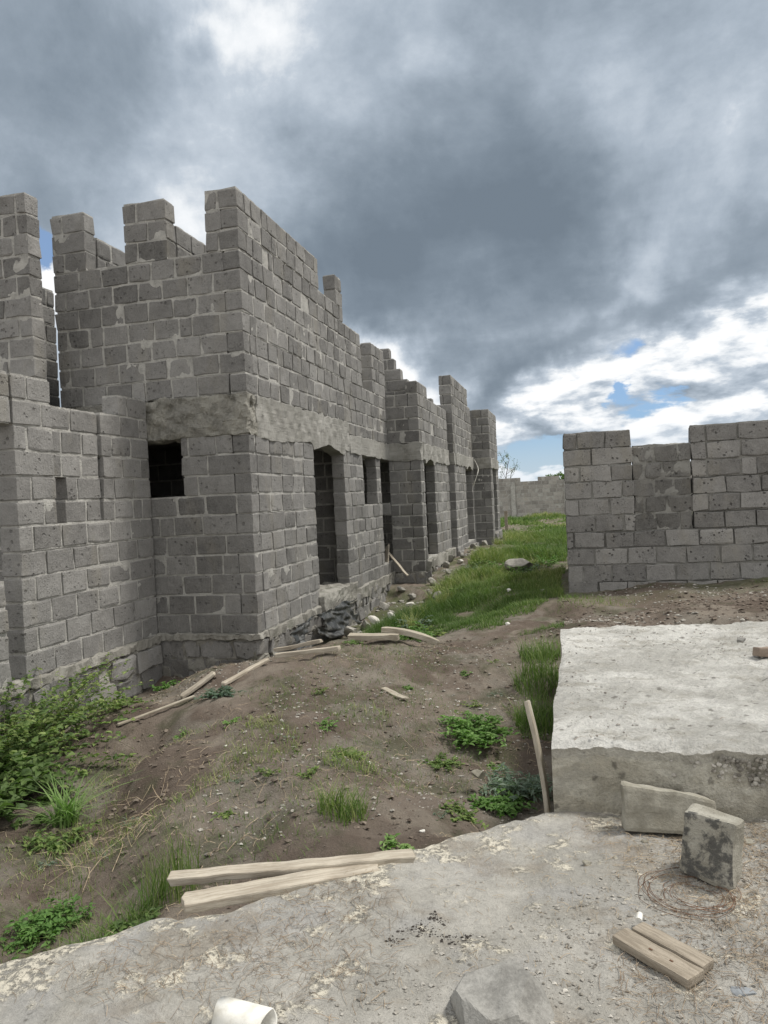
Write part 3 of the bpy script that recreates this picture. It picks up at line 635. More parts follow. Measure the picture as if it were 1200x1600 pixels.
# ------------------------------------------------------------------ raised pale slab
def rslab_mat():
    m, T, b, pos, rnd = material('pale_concrete')
    n1 = T.noise(pos, 1.6, 6, 0.6); n2 = T.noise(pos, 10, 7, 0.75); n3 = T.noise(pos, 80, 4, 0.8); n4 = T.noise(pos, 30, 5, .75)
    nor = T.add('ShaderNodeNewGeometry').outputs['Normal']; sp = T.add('ShaderNodeSeparateXYZ'); T.l.new(nor, sp.inputs[0])
    top = T.mix(T.remap(n1, .38, .62), (0.47, 0.46, 0.425), (0.68, 0.67, 0.63))
    side = T.mix(T.remap(T.noise(T.vmath('MULTIPLY', pos, (1, 1, 5)), 2.2, 6, .65), .40, .60), (0.50, 0.465, 0.38), (0.66, 0.63, 0.54))
    col = T.mix(rnd, side, top)
    v = T.math('ADD', .12, T.math('ADD', T.math('MULTIPLY', n2, .70), T.math('ADD', T.math('MULTIPLY', n3, .55), T.math('MULTIPLY', n4, .55))))
    col = T.vmath('SCALE', col, scale=v)
    dirt = T.math('MULTIPLY', T.remap(T.noise(T.vmath('MULTIPLY', pos, (1, 2.4, 1)), 3.0, 7, .68, .3),   .50, .64), .60)
    col = T.mix(dirt, col, (0.36, 0.34, 0.29))
    dk = T.math('MULTIPLY', T.remap(T.voro(T.vmath('ADD', pos, T.vmath('SCALE', T.noise(pos, 14, 3, .6, 0, 'Color'), scale=.09)), 11), .26, .10), T.remap(T.noise(pos, 4.3, 3, .6), .42, .54))
    col = T.mix(T.math('MULTIPLY', dk, .7), col, (0.13, 0.12, 0.10))
    T.l.new(col, b.inputs['Base Color'])
    h = T.math('ADD', T.math('MULTIPLY', n2, .9), T.math('ADD', T.math('MULTIPLY', n3, .4), T.math('MULTIPLY', n4, .7)))
    bump(T, b, h, 0.034, 1.0)
    return m
RSLAB = rslab_mat()
def raised():
    x = axis_pts([(-.165, 2.2, .02), (2.2, 4.2, .2)]); y = axis_pts([(3.79, 7.0, .022)])
    X, Y = np.meshgrid(x, y, indexing='ij')
    P = np.stack([X, Y, X*0], -1).reshape(-1, 3); q = lambda f, s: snoise(P, f, s).reshape(X.shape)
    lef = np.exp(-(X-x[0])/.03); fr = np.exp(-(Y-y[0])/.03)
    Z = .31+.010*q(2, 301)+.006*q(9, 302)+.0045*q(26, 303)+.004*q(60, 304)+.003*q(110, 308)-.014*lef-.016*fr
    Yb = 6.92+.19*np.maximum(X, 0)*1.2/1.2*0+.24*np.clip(X, 0, 4)      # back edge runs slightly away
    Y2_ = 3.79+(Y-3.79)*(Yb-3.79)/(7.0-3.79)
    X2_ = X + lef*.012*q(13, 305)
    Y2_ = Y2_ + fr*(.012*q(15, 306)+.007*q(48, 309))
    Z = Z - fr*np.clip(q(30, 310), 0, 2)*.012
    V = np.stack([X2_, Y2_, Z], -1).reshape(-1, 3); n0, n1 = X.shape; I = np.arange(n0*n1).reshape(n0, n1)
    F = np.stack([I[:-1, :-1], I[1:, :-1], I[1:, 1:], I[:-1, 1:]], -1).reshape(-1, 4).tolist()
    rnd = [1.0]*len(F); V = V.tolist()
    # skirts: front, left, back
    def skirt(ids, dirn, rag, sd):
        base = len(V); rows = 14; n = len(ids)
        for r in range(1, rows+1):
            t = r/rows
            for q_, i in enumerate(ids):
                p = np.array(V[i]); z = p[2]-t*(.36+.31)
                P1 = np.array([[p[0], p[1], z]]); w = 0
                honey = 1.0 if (rag and p[0] > .38 and .05 < p[2]-z < .20) else .25
                w = honey*(.012*snoise(P1, 22, sd)[0]+.010*snoise(P1, 45, sd+1)[0])-.012*(r == 1)
                if rag: w += .020*(1/(1+math.exp(-(p[2]-z-.135+.015*math.sin(p[0]*7))/.004)))*0.9
                V.append([p[0]+dirn[0]*w, p[1]+dirn[1]*w, z])
        for r in range(rows):
            for q_ in range(n-1):
                a0 = ids[q_] if r == 0 else base+(r-1)*n+q_; a1 = ids[q_+1] if r == 0 else base+(r-1)*n+q_+1
                F.append([a0, base+r*n+q_, base+r*n+q_+1, a1]); rnd.append(0.0 if r else .35)
    skirt([int(i) for i in I[:, 0]], (0, -1), True, 311); skirt([int(i) for i in I[0, :]], (-1, 0), False, 321); skirt([int(i) for i in I[:, -1]], (0, 1), False, 331)
    a = Acc(); a.add(V, F, rnd); return a
rs = raised().build('concrete_slab', RSLAB, None, False, (1.4, 5.3, .31)); tag(rs, 'raised slab of pale whitish concrete on the right, rough topped', 'concrete slab')

# ------------------------------------------------------------------ stones, wood, small debris
def plain_mat(name, c1, c2, scale=8, rough=.9, fine=60, bumpd=.006, contrast=.6):
    m, T, b, pos, rnd = material(name)
    n1 = T.noise(pos, scale, 6, .65); n3 = T.noise(pos, fine, 4, .75)
    col = T.mix(T.remap(n1, .36, .64), c1, c2)
    v = T.math('ADD', 1-contrast/2, T.math('MULTIPLY', n3, contrast)); v = T.math('MULTIPLY', v, T.math('ADD', .75, T.math('MULTIPLY', rnd, .5)))
    T.l.new(T.vmath('SCALE', col, scale=v), b.inputs['Base Color']); b.inputs['Roughness'].default_value = rough
    bump(T, b, T.math('ADD', n1, T.math('MULTIPLY', n3, .5)), bumpd, 1.0)
    return m
def wood_mat(name, c1, c2, ang=0.0, streak=(2, 26, 26)):
    m, T, b, pos, rnd = material(name)
    tc = T.add('ShaderNodeTexCoord').outputs['Object']
    mp = T.add('ShaderNodeMapping'); T.l.new(tc, mp.inputs[0]); mp.inputs['Scale'].default_value = streak
    n1 = T.noise(mp.outputs[0], 2.2, 6, .7, .6); n2 = T.noise(tc, 9, 4, .6); n3 = T.noise(mp.outputs[0], 9, 4, .7)
    col = T.mix(T.remap(n1, .38, .62), c1, c2)
    col = T.mix(T.math('MULTIPLY', T.remap(n3, .60, .70), .6), col, tuple(x*.38 for x in c1))
    kn = T.remap(T.voro(tc, 4.2), .10, .05); col = T.mix(T.math('MULTIPLY', kn, .6), col, tuple(x*.3 for x in c1))
    v = T.math('ADD', .72, T.math('MULTIPLY', n2, .5)); T.l.new(T.vmath('SCALE', col, scale=v), b.inputs['Base Color'])
    b.inputs['Roughness'].default_value = .85
    bump(T, b, T.math('ADD', n1, n3), .004, .9)
    return m
WOOD_P = wood_mat('weathered_pale_wood', (0.33, 0.285, 0.225), (0.47, 0.425, 0.35))
WOOD_G = wood_mat('weathered_grey_wood', (0.30, 0.26, 0.20), (0.42, 0.385, 0.315))
WOOD_B = wood_mat('brown_wood', (0.23, 0.195, 0.15), (0.34, 0.295, 0.235))
ROCK = plain_mat('grey_rock', (0.185, 0.180, 0.166), (0.285, 0.278, 0.258), 9, contrast=1.0, bumpd=.01)
ROCK_B = plain_mat('buff_rock', (0.22, 0.205, 0.165), (0.34, 0.325, 0.275), 6, contrast=.6, bumpd=.01)
RUB = plain_mat('rubble_stone', (0.22, 0.21, 0.19), (0.36, 0.345, 0.31), 7, contrast=.7, bumpd=.01)
SLATE = plain_mat('slate_stone', (0.20, 0.215, 0.23), (0.27, 0.285, 0.295), 5, contrast=.3)
BRICK = plain_mat('brown_stone', (0.21, 0.165, 0.13), (0.28, 0.225, 0.18), 8)
STRAW = plain_mat('dry_straw', (0.26, 0.195, 0.125), (0.40, 0.33, 0.235), 30)
STRAW_D = plain_mat('brown_straw', (0.17, 0.13, 0.095), (0.30, 0.24, 0.175), 30)
PEB = plain_mat('pebble', (0.20, 0.185, 0.16), (0.42, 0.40, 0.36), 20)
RUST = plain_mat('rusty_wire', (0.12, 0.065, 0.04), (0.19, 0.11, 0.07), 30)
WHITE = plain_mat('white_plastic', (0.52, 0.49, 0.42), (0.76, 0.75, 0.70), 7, .45, contrast=.3, bumpd=.001)
CLOTH = plain_mat('torn_white_sacking', (0.55, 0.53, 0.48), (0.70, 0.68, 0.64), 9)
def film_mat():
    m, T, b, pos, rnd = material('black_polythene'); n = T.noise(pos, 7, 5, .6)
    T.l.new(T.mix(T.remap(n, .45, .65), (0.028, 0.03, 0.03), (0.10, 0.10, 0.095)), b.inputs['Base Color']); b.inputs['Roughness'].default_value = .42
    b.inputs['Specular IOR Level'].default_value = .5; bump(T, b, T.noise(pos, 22, 4, .6), .02, .8); return m
FILM = film_mat()
def spotted():
    m, T, b, pos, rnd = material('mottled_block')
    n1 = T.noise(pos, 16, 6, .7, .3); n3 = T.noise(pos, 90, 4, .7)
    nor = T.add('ShaderNodeNewGeometry').outputs['Normal']; d = T.vmath('DOT_PRODUCT', nor, (-.25, -.9, .15))
    pale = T.mix(T.remap(T.noise(pos, 7, 4, .6), .4, .6), (.25, .235, .195), (.36, .345, .295))
    dk = T.math('MULTIPLY', T.math('MULTIPLY', T.remap(n1, .43, .56), .85), T.remap(rnd, .4, .6))
    col = T.mix(dk, pale, (.062, .062, .060)); col = T.vmath('SCALE', col, scale=T.math('ADD', .7, T.math('MULTIPLY', n3, .6)))
    T.l.new(col, b.inputs['Base Color']); bump(T, b, T.math('ADD', n1, T.math('MULTIPLY', n3, .6)), .012, 1.0); return m
SPOT = spotted()

def rock_acc(dim, seed=0, rough=.16, n=7):
    """angular stone: cube sphere cut by random planes"""
    R = np.random.default_rng(500+seed); T_, F_ = box_tmpl(n, n, n); P = T_*2.0
    P = P/np.linalg.norm(P, axis=1)[:, None]
    for _ in range(11):
        d = R.normal(size=3); d /= np.linalg.norm(d); h = R.uniform(.50, .80); t = P@d
        P = P - np.maximum(t-h, 0)[:, None]*d
    P = P*np.array(dim)/1.5; s = float(np.mean(dim))
    n_ = np.stack([snoise(P/s, 5, seed % 20), snoise(P/s, 5, seed % 20+30), snoise(P/s, 5, seed % 20+60)], 1)
    P = P+n_*rough*.18*s
    return P, F_
def rock(name, loc, dim, mat, seed, rot=(0, 0, 0), label=None, cat='stone', group=None, n=8):
    P, F_ = rock_acc(dim, seed, n=n); P = P@np.array(euler(*rot)).T; P[:, 2] -= P[:, 2].min()
    a = Acc(); a.add(P, F_, .5); o = a.build(name, mat); o.location = loc; return tag(o, label, cat, group)
def block(name, size, loc, rot, mat, label, cat, seed=0, rad=.012, amp=.006, seg=(9, 6, 5), shape=None, group=None, freq=14, rnd=.5):
    a = Acc(); rbox(a, (0, 0, 0), size, seg, rad, amp, freq, seed)
    if shape: a.v = [shape(v) for v in a.v]
    if rnd == 'front':
        V_ = a.v[0]; a.r = [1.0 if np.mean([V_[i][1] for i in f]) < -size[1]*.42 else 0.0 for f in a.f]
    o = a.build(name, mat); o.location = loc; o.rotation_euler = rot; return tag(o, label, cat, group)
D = math.radians
# honeycombed aggregate showing in the slab's front face: part of the slab
def aggregate():
    a = Acc(); R = np.random.default_rng(77)
    for i in range(900):
        x = .36+2.2*R.random()**1.1; z = .31-.035-.135*R.random(); fade = min(1, (x-.34)/.35)
        if R.random() > fade: continue
        T_, F_ = box_tmpl(2, 2, 2); P = T_/np.linalg.norm(T_, axis=1)[:, None]; P = P*(R.uniform(.006, .015)*np.array([1, .7, .85]))*(1+R.uniform(-.25, .25, P.shape))
        a.add(P+np.array([x, 3.785+R.uniform(-.004, .006), z]), F_, R.random())
    return a
ag_ = aggregate().build('aggregate', PEB, rs); tag(ag_, kind='stuff')
# big stones on the floor slab
def taper(V):
    V = V.copy(); t = (V[:, 2]+.15)/.3; V[:, 0] *= 1-.06*t; V[:, 1] *= 1-.12*t
    return V
block('stone_block', (.215, .15, .25), (.475, 3.19, .115), (D(-8), D(4), D(-27)), SPOT, 'pale building block blotched black on its face, standing on end', 'stone block', 3, .014, .007, (12, 8, 12), taper, rnd='front')
def wedge(V):
    V = V.copy(); V[:, 2] = np.where(V[:, 2] > 0, V[:, 2]-(V[:, 0]+.2)*.16, V[:, 2]); return V
block('stone_block', (.40, .13, .215), (.345, 3.62, .085), (D(-13), D(0), D(3)), ROCK_B, 'long buff stone leaning against the front of the raised slab', 'stone block', 4, .015, .008, (14, 6, 8), wedge)
def chip(V):
    V = V.copy()
    for d, h in (((.5, -.6, .6), .115), ((-.7, -.3, .62), .135), ((.1, .75, .65), .12), ((.8, .2, .5), .14), ((-.35, -.85, .35), .13), ((-.5, .7, .5), .14)):
        d = np.array(d)/np.linalg.norm(d); t = V@d; V = V-np.maximum(t-h, 0)[:, None]*d
    n_ = np.stack([snoise(V, 30, 7), snoise(V, 30, 8), snoise(V, 30, 9)], 1)*.0025+np.stack([snoise(V, 75, 3), snoise(V, 75, 4), snoise(V, 75, 5)], 1)*.0012
    return V+n_
block('boulder', (.28, .24, .17), (-.29, 2.25, -.012), (D(4), D(-3), D(36)), ROCK, 'large angular grey stone at the bottom edge, left of the short board', 'stone', 7, .016, .010, (26, 22, 18), chip)
rock('slate_chip', (.435, 2.46, -.025), (.075, .05, .022), SLATE, 12, (0, .1, .2), 'flat bluish grey stone chip beside the short brown board', 'stone', n=6)
rock('stone', (-.70, 4.86, -.32), (.10, .07, .05), ROCK_B, 14, (.1, .35, .9), 'flat tan stone lying alone on the bare soil, left of the leaning plank', 'stone')
rock('stone', (-.215, 4.15, -.47), (.16, .11, .13), BRICK, 15, (0, 0, .3), 'brown stone down in the gap behind the upright plank', 'stone')
block('brick_piece', (.16, .085, .07), (1.27, 5.80, .345), (0, D(6), D(28)), BRICK, 'broken brown brick piece lying on the raised pale slab', 'brick', 5, .008, .006, (7, 5, 4))
rock('stone', (1.22, 6.35, .30), (.07, .05, .04), ROCK, 18, (0, 0, 0), 'small dark stone near the back of the raised slab', 'stone')
# loose stones on the floor near the block
grp = 'small loose stones on the floor'
for i, (x, y, d) in enumerate([(.24, 3.46, .035), (.285, 3.45, .03), (.20, 3.43, .02), (.31, 3.42, .018), (-.02, 3.22, .04), (.10, 3.30, .028), (-.42, 2.9, .018), (-.30, 2.68, .02), (.02, 2.98, .022), (.56, 3.45, .04), (.62, 3.38, .03),
                               (.68, 3.52, .045), (.54, 3.58, .035), (.18, 2.36, .016), (.55, 2.62, .02), (-.65, 2.42, .014)]):
    rock('pebble', (x, y, -.025), (d, d*.8, d*.5), ROCK_B, 40+i, (0, 0, i), 'small loose pale stone on the foreground concrete', 'stone', grp, n=4)

def plank(name, p0, p1, w, t, mat, label, seed=0, roll=0.0, group=None, split=False, curve=0.0, cat='plank'):
    p0 = Vector(p0); p1 = Vector(p1); d = p1-p0; L = d.length; a = Acc()
    n = max(8, int(L/.04)); rbox(a, (0, 0, 0), (L, w, t), (n, 6, 3), min(.006, t*.3), .0035, 9, seed)
    V = a.v[0]; e = np.clip((np.abs(V[:, 0])-L/2+.05)/.05, 0, 1)
    V[:, 0] += e*np.sign(V[:, 0])*(.012*snoise(V*np.array([0, 1, 1]), 60, seed+3))
    if split:
        m = V[:, 0] > L*.1; V[m, 1] *= 1-.7*((V[m, 0]-L*.1)/(L*.4))*(np.sin(V[m, 0]*9)*.25+.75)
    V[:, 2] += curve*(1-(2*V[:, 0]/L)**2)
    a.v = [V]; o = a.build(name, mat)
    q = d.to_track_quat('X', 'Z'); o.rotation_mode = 'QUATERNION'
    from mathutils import Quaternion
    o.rotation_quaternion = q @ Quaternion((1, 0, 0), roll); o.location = (p0+p1)/2
    return tag(o, label, cat, group)
def G(x, y, h=0.02): return (x, y, gz(x, y)+h)
GP = 'weathered boards lying about the site'
plank('plank', (-1.725, 2.735, .028), (-.76, 3.17, -.012), .075, .034, WOOD_P, 'upper of two pale planks across the edge of the foreground concrete', 1, 0.0, GP)
plank('plank', (-1.585, 2.60, .004), (-.90, 3.06, -.026), .10, .040, WOOD_P, 'lower of two pale planks, resting half buried on the foreground concrete edge', 2, .04, GP)
plank('plank', (-.205, 3.87, -.30), (-.30, 4.10, .44), .072, .025, WOOD_G, 'pale plank standing upright in the gap left of the raised slab', 3, D(60), GP, curve=.02)
plank('plank', G(-3.36, 6.45, .03), G(-3.18, 7.10, .05), .06, .03, WOOD_P, 'pale plank running down the left shoulder of the soil mound', 4, 0, GP)
plank('plank', G(-3.06, 7.05, .07), G(-2.38, 7.10, .07), .07, .045, WOOD_P, 'straight pale board on the mound top below the doorway', 5, 0, GP)
plank('plank', G(-3.28, 7.58, .07), G(-2.70, 7.42, .06), .07, .04, WOOD_P, 'short pale board behind the straight board on the mound', 6, 0, GP)
plank('plank', G(-2.58, 8.05, .08), G(-1.98, 8.02, .07), .11, .06, WOOD_G, 'split weathered board on the mound rim before the green grass', 7, .1, GP, split=True)
plank('plank', G(-2.20, 8.16, .11), G(-1.55, 8.06, .05), .12, .06, WOOD_G, 'ragged grey board at the right end of the boards on the mound rim', 8, -.1, GP, split=True, curve=.03)
plank('plank', G(-1.78, 6.50, .02), G(-1.47, 6.06, .02), .06, .02, WOOD_G, 'short splinter of board lying on the dark side of the mound', 9, 0, GP)
plank('plank', G(-3.82, 6.46, .03), G(-3.55, 6.66, .05), .13, .03, WOOD_P, 'small flat offcut among weeds at the foot of the tall house', 10, 0, GP)
plank('plank', G(-4.05, 5.75, .02), G(-3.62, 6.35, .02), .035, .02, WOOD_G, 'thin stick lying on the slope below the near house', 11, 0, GP)
plank('plank', (-3.96, 15.22, .50), (-3.35, 14.55, .0), .05, .03, WOOD_P, 'thin pale board leaning at the corner of the second house', 12, 0, GP)
plank('plank', (-3.92, 15.24, .58), (-3.88, 14.95, .20), .12, .03, WOOD_P, 'short wide board propped in the last doorway of the tall house', 13, D(50), GP)
# short double board near the right
bd = empty('short_board', (.225, 2.60, 0), 'short brown board of two joined strips with nail holes, lying on the concrete', 'board'); bd.rotation_euler = (0, 0, D(-42.5))
bpy.context.view_layer.update()
for yy, w, sd_ in ((-.042, .082, 1), (.036, .068, 2)):
    a = Acc(); rbox(a, (.0, yy, .014), (.30 if sd_ == 1 else .28, w, .032), (14, 6, 4), .006, .0025, 14, sd_); o = a.build('strip', WOOD_B); o.parent = bd
for hx in (-.02, .06):
    a = Acc(); rbox(a, (hx, -.045, .0302), (.012, .006, .002), (3, 3, 1), .0, .001, 20, 1); o = a.build('nail_hole', RUST); o.parent = bd
a = Acc()
def tube_pts(acc, pts, r, k=6, rnd=.5, r2=None):
    pts = [Vector(p) for p in pts]; n = len(pts); V = []; F = []
    for i, p in enumerate(pts):
        t = (pts[min(n-1, i+1)]-pts[max(0, i-1)]).normalized(); s = t.cross(Vector((0, 0, 1))); s = s if s.length > .01 else Vector((1, 0, 0)); s.normalize(); q = s.cross(t)
        rr = r if r2 is None else r+(r2-r)*i/(n-1)
        for j in range(k): an = 6.2832*j/k; V.append(p+s*math.cos(an)*rr+q*math.sin(an)*rr)
    for i in range(n-1):
        for j in range(k): F.append([i*k+j, i*k+(j+1) % k, (i+1)*k+(j+1) % k, (i+1)*k+j])
    F.append(list(range(k))[::-1]); F.append([(n-1)*k+j for j in range(k)])
    acc.add([list(v) for v in V], F, rnd)
tube_pts(a, [(0, 0, 0), (.006, .03, .006)], .011, 10)
o = a.build('plastic_plug', WHITE); o.location = (.155, 2.745, .03); tag(o, 'tiny white plastic plug at the corner of the short brown board', 'plug')
# white pipe end
pp = empty('plastic_pipe', (-1.045, 2.03, .0), 'white plastic pipe end lying on the concrete at the bottom edge', 'pipe')
R_, r2_, Lp = .050, .0455, .17; a = Acc(); k = 40; V = []; F = []
for i, (xx, rr) in enumerate([(-Lp/2, R_), (-Lp*.2, R_), (Lp*.2, R_), (Lp/2, R_), (Lp/2, r2_), (-Lp/2, r2_)]):
    for j in range(k): an = 6.2832*j/k; V.append((xx+.004*math.sin(3*an+i), rr*math.cos(an), rr*math.sin(an)*.93+.012))
for i in range(6):
    for j in range(k): i2 = (i+1) % 6; F.append([i*k+j, i2*k+j, i2*k+(j+1) % k, i*k+(j+1) % k])
a.add(np.array(V)@np.array(rotz(D(-8))).T, F); o = a.build('pipe_wall', WHITE, smooth=True); o.parent = pp
# rusty wire coil
a = Acc()
for i in range(14):
    r0 = rng.uniform(.10, .20); cx, cy = .375+rng.normal(0, .022), 3.03+rng.normal(0, .018); ph = rng.uniform(0, 6.28); span = rng.uniform(2.2, 5.0)
    pts = [(cx+(r0*1.05+.006*math.sin(3*t+ph))*math.cos(t+ph), cy+(r0*.98)*math.sin(t+ph), -.012+.012*abs(math.sin(1.5*t+i))+i*.0006) for t in np.linspace(0, span, 42)]
    tube_pts(a, pts, .0012, 4, rng.random())
o = a.build('wire_coil', RUST, None, False, (.375, 3.03, 0)); tag(o, 'loose ring of thin rusty wire lying on the concrete', 'wire')
# rubble at the foot of the houses
spots = [(-3.45, 12.2), (-3.3, 12.9), (-3.55, 13.4), (-3.1, 13.6), (-2.9, 12.6), (-3.2, 14.3), (-2.8, 14.1), (-2.6, 15.0), (-2.75, 15.9), (-2.9, 16.6), (-2.7, 17.3), (-2.8, 18.3), (-2.6, 19.2), (-3.4, 11.5), (-3.0, 11.7), (-2.5, 13.3),
         (-2.75, 20.2), (-2.6, 21.4), (-2.2, 14.2), (-2.95, 15.1), (-3.5, 14.6), (-3.35, 10.6), (-2.4, 16.1), (-2.3, 22.3), (-3.0, 17.8)]
for i, (x, y) in enumerate(spots):
    s = rng.uniform(.09, .20); pale = i in (0, 3, 10, 14)
    rock('rubble_stone', (x, y, gz(x, y)-.03), (s*1.3, s, s*.75), CLOTH if pale else RUB, 100+i, (rng.random(), rng.random(), rng.random()*3), 'pale broken stone in the rubble at the foot of the houses' if pale else 'grey broken stone in the rubble at the foot of the houses', 'stone',
         'pale broken stones by the houses' if pale else 'grey broken stones by the houses', n=5)
rock('mound_stone', (-1.15, 15.6, -.12), (.55, .35, .30), RUB, 140, (0, 0, .4), 'low grey boulder in the tall grass of the lane', 'stone')
for i, (px, y, s) in enumerate([(-.55, 11.6, .09), (-.9, 9.3, .07), (-1.1, 11.9, .08), (-2.55, 4.9, .03), (-1.45, 4.85, .035), (-2.1, 5.6, .03), (-1.3, 6.3, .03), (-.85, 3.75, .03)]):
    rock('pale_stone', (px, y, gz(px, y)-.01), (s, s*.8, s*.55), CLOTH, 160+i, (0, 0, i), 'small whitish stone lying on the soil', 'stone', 'small whitish stones', n=4)

# black polythene hanging from the floor edge
ys = np.linspace(8.9, 11.9, 90); ts = np.linspace(0, 1, 26); YY, TT2 = np.meshgrid(ys, ts, indexing='ij')
P = np.stack([YY, TT2, TT2*0], -1).reshape(-1, 3)
fold = snoise(P*np.array([1, .35, 1]), 11, 401).reshape(YY.shape)*.045*(TT2+.15)+snoise(P, 26, 402).reshape(YY.shape)*.014
XX = -3.72+.05+fold+.10*TT2; low = -.42-.10*snoise(np.stack([ys, ys*0, ys*0], -1), 4, 403)[:, None]
ZZ = -.04+(low+.04)*TT2+.02*snoise(P, 9, 404).reshape(YY.shape); YY = YY+.05*snoise(P, 8, 405).reshape(YY.shape)
n0, n1 = YY.shape; I = np.arange(n0*n1).reshape(n0, n1); F = np.stack([I[:-1, :-1], I[1:, :-1], I[1:, 1:], I[:-1, 1:]], -1).reshape(-1, 4)
hole = (snoise(P, 6, 406).reshape(YY.shape) > .55)[:-1, :-1].reshape(-1); F = F[~hole]
a = Acc(); a.add(np.stack([XX, YY, ZZ], -1).reshape(-1, 3), F.tolist()); o = a.build('polythene_sheet', FILM, None, True, (-3.6, 10.4, -.05))
sm = o.modifiers.new('thick', 'SOLIDIFY'); sm.thickness = .002
tag(o, 'crumpled black polythene sheet hanging below the doorway of the tall house', 'plastic sheet')
# torn sacking on the third house
a = Acc(); pts = np.linspace(0, 1, 30); V = []
for t in pts:
    for w_ in (-1, -.3, .3, 1): V.append((-2.93+.10*math.sin(t*5)+.02*w_*w_, 22.35+w_*.10*(1-.5*t)+.08*math.sin(t*9), 2.62-1.0*t+.03*math.sin(w_*4+t*8)))
F = [[i*4+j, i*4+j+1, (i+1)*4+j+1, (i+1)*4+j] for i in range(29) for j in range(3) if not (i > 18 and j == 1)]
a.add(V, F); o = a.build('torn_sacking', CLOTH, None, True, (-2.9, 22.3, 2.6)); o.modifiers.new('thick', 'SOLIDIFY').thickness = .004
tag(o, 'torn whitish sacking dangling from the beam of the third house', 'sacking')
# little post and bare tree at the end of the lane
a = Acc(); rbox(a, (0, 0, .38), (.13, .10, .86), (3, 3, 8), .01, .006, 9, 2); rbox(a, (0, 0, .83), (.15, .12, .03), (2, 2, 1), .0, .004, 9, 4)
o = a.build('wooden_post', WOOD_B); o.location = (-2.76, 30.2, 0); tag(o, 'short dark brown post standing in the grass at the lane end', 'post')

# ------------------------------------------------------------------ vegetation
def leaf_mat(name, c1, c2, c3):
    m, T, b, pos, rnd = material(name)
    col = T.ramp(rnd, [(0.0, c1), (.5, c2), (1.0, c3)])
    n = T.noise(pos, 3.0, 3, .5); col = T.vmath('SCALE', col, scale=T.math('ADD', .65, T.math('MULTIPLY', n, .7)))
    T.l.new(col, b.inputs['Base Color']); b.inputs['Roughness'].default_value = .6
    tr = T.add('ShaderNodeBsdfTranslucent'); T.l.new(T.vmath('MULTIPLY', col, (1.1, 1.5, .6)), tr.inputs[0])
    mx = T.add('ShaderNodeMixShader'); mx.inputs[0].default_value = .28
    out = [n_ for n_ in T.n if n_.type == 'OUTPUT_MATERIAL'][0]
    T.l.new(b.outputs[0], mx.inputs[1]); T.l.new(tr.outputs[0], mx.inputs[2]); T.l.new(mx.outputs[0], out.inputs[0])
    return m
LEAF = leaf_mat('green_leaf', (.060, .100, .032), (.115, .175, .050), (.25, .30, .10))
LEAF_B = leaf_mat('bright_leaf', (.075, .155, .038), (.125, .225, .058), (.20, .29, .10))
LEAF_G = leaf_mat('greygreen_leaf', (.08, .125, .09), (.13, .18, .13), (.21, .26, .20))
GRASS = leaf_mat('grass_blade', (.065, .115, .030), (.135, .200, .055), (.34, .33, .15))
STEM = plain_mat('plant_stem', (.09, .10, .045), (.16, .13, .08), 20)

class Veg(Acc):
    def leaf(s, p, d, L, w, fold=.3, rnd=.5, droop=.25):
        d = np.asarray(d, float); d /= np.linalg.norm(d); up = np.array([0, 0, 1.]); sd = np.cross(d, up)
        if np.linalg.norm(sd) < .05: sd = np.array([1., 0, 0])
        sd /= np.linalg.norm(sd); nn = np.cross(sd, d)
        ro = rng.uniform(-.6, .6); sd, nn = sd*math.cos(ro)+nn*math.sin(ro), nn*math.cos(ro)-sd*math.sin(ro)
        p = np.asarray(p, float); m1 = p+d*L*.35; m2 = p+d*L*.72-nn*L*droop*.35; t = p+d*L*.97-nn*L*droop
        V = [p, m1+sd*w*.5+nn*w*fold, m1, m1-sd*w*.5+nn*w*fold, m2+sd*w*.36+nn*w*fold*.6, m2, m2-sd*w*.36+nn*w*fold*.6, t]
        F = [[0, 2, 1], [0, 3, 2], [1, 2, 5, 4], [2, 3, 6, 5], [4, 5, 7], [5, 6, 7]]
        s.add(V, F, rnd)
    def blades(s, X, Y, Z, H, lean, w, rnd, segs=3):
        """many curved tapering blades at once"""
        N = len(X); az = rng.uniform(0, 6.283, N); dx, dy = np.cos(az), np.sin(az); fx, fy = -np.sin(az+rng.uniform(-.8, .8, N)), np.cos(az)
        V = np.zeros((N, 2*segs+1, 3))
        for i in range(segs+1):
            t = i/segs; cx = X+dx*lean*H*t*t; cy = Y+dy*lean*H*t*t; cz = Z+H*(t-.25*lean*t*t)
            ww = w*(1-t)*.5*(1 if t else .8)
            if i < segs: V[:, 2*i] = np.stack([cx+fx*ww, cy+fy*ww, cz], 1); V[:, 2*i+1] = np.stack([cx-fx*ww, cy-fy*ww, cz], 1)
            else: V[:, 2*segs] = np.stack([cx, cy, cz], 1)
        base = s.n; k = 2*segs+1; s.v.append(V.reshape(-1, 3)); ids = (np.arange(N)*k+base)
        q = []
        for i in range(segs-1): q.append(np.stack([ids+2*i, ids+2*i+1, ids+2*i+3, ids+2*i+2], 1))
        for arr in q: s.f.extend(arr.tolist()); s.r.extend(rnd.tolist())
        s.f.extend(np.stack([ids+2*segs-2, ids+2*segs-1, ids+2*segs], 1).tolist()); s.r.extend(rnd.tolist()); s.n += N*k

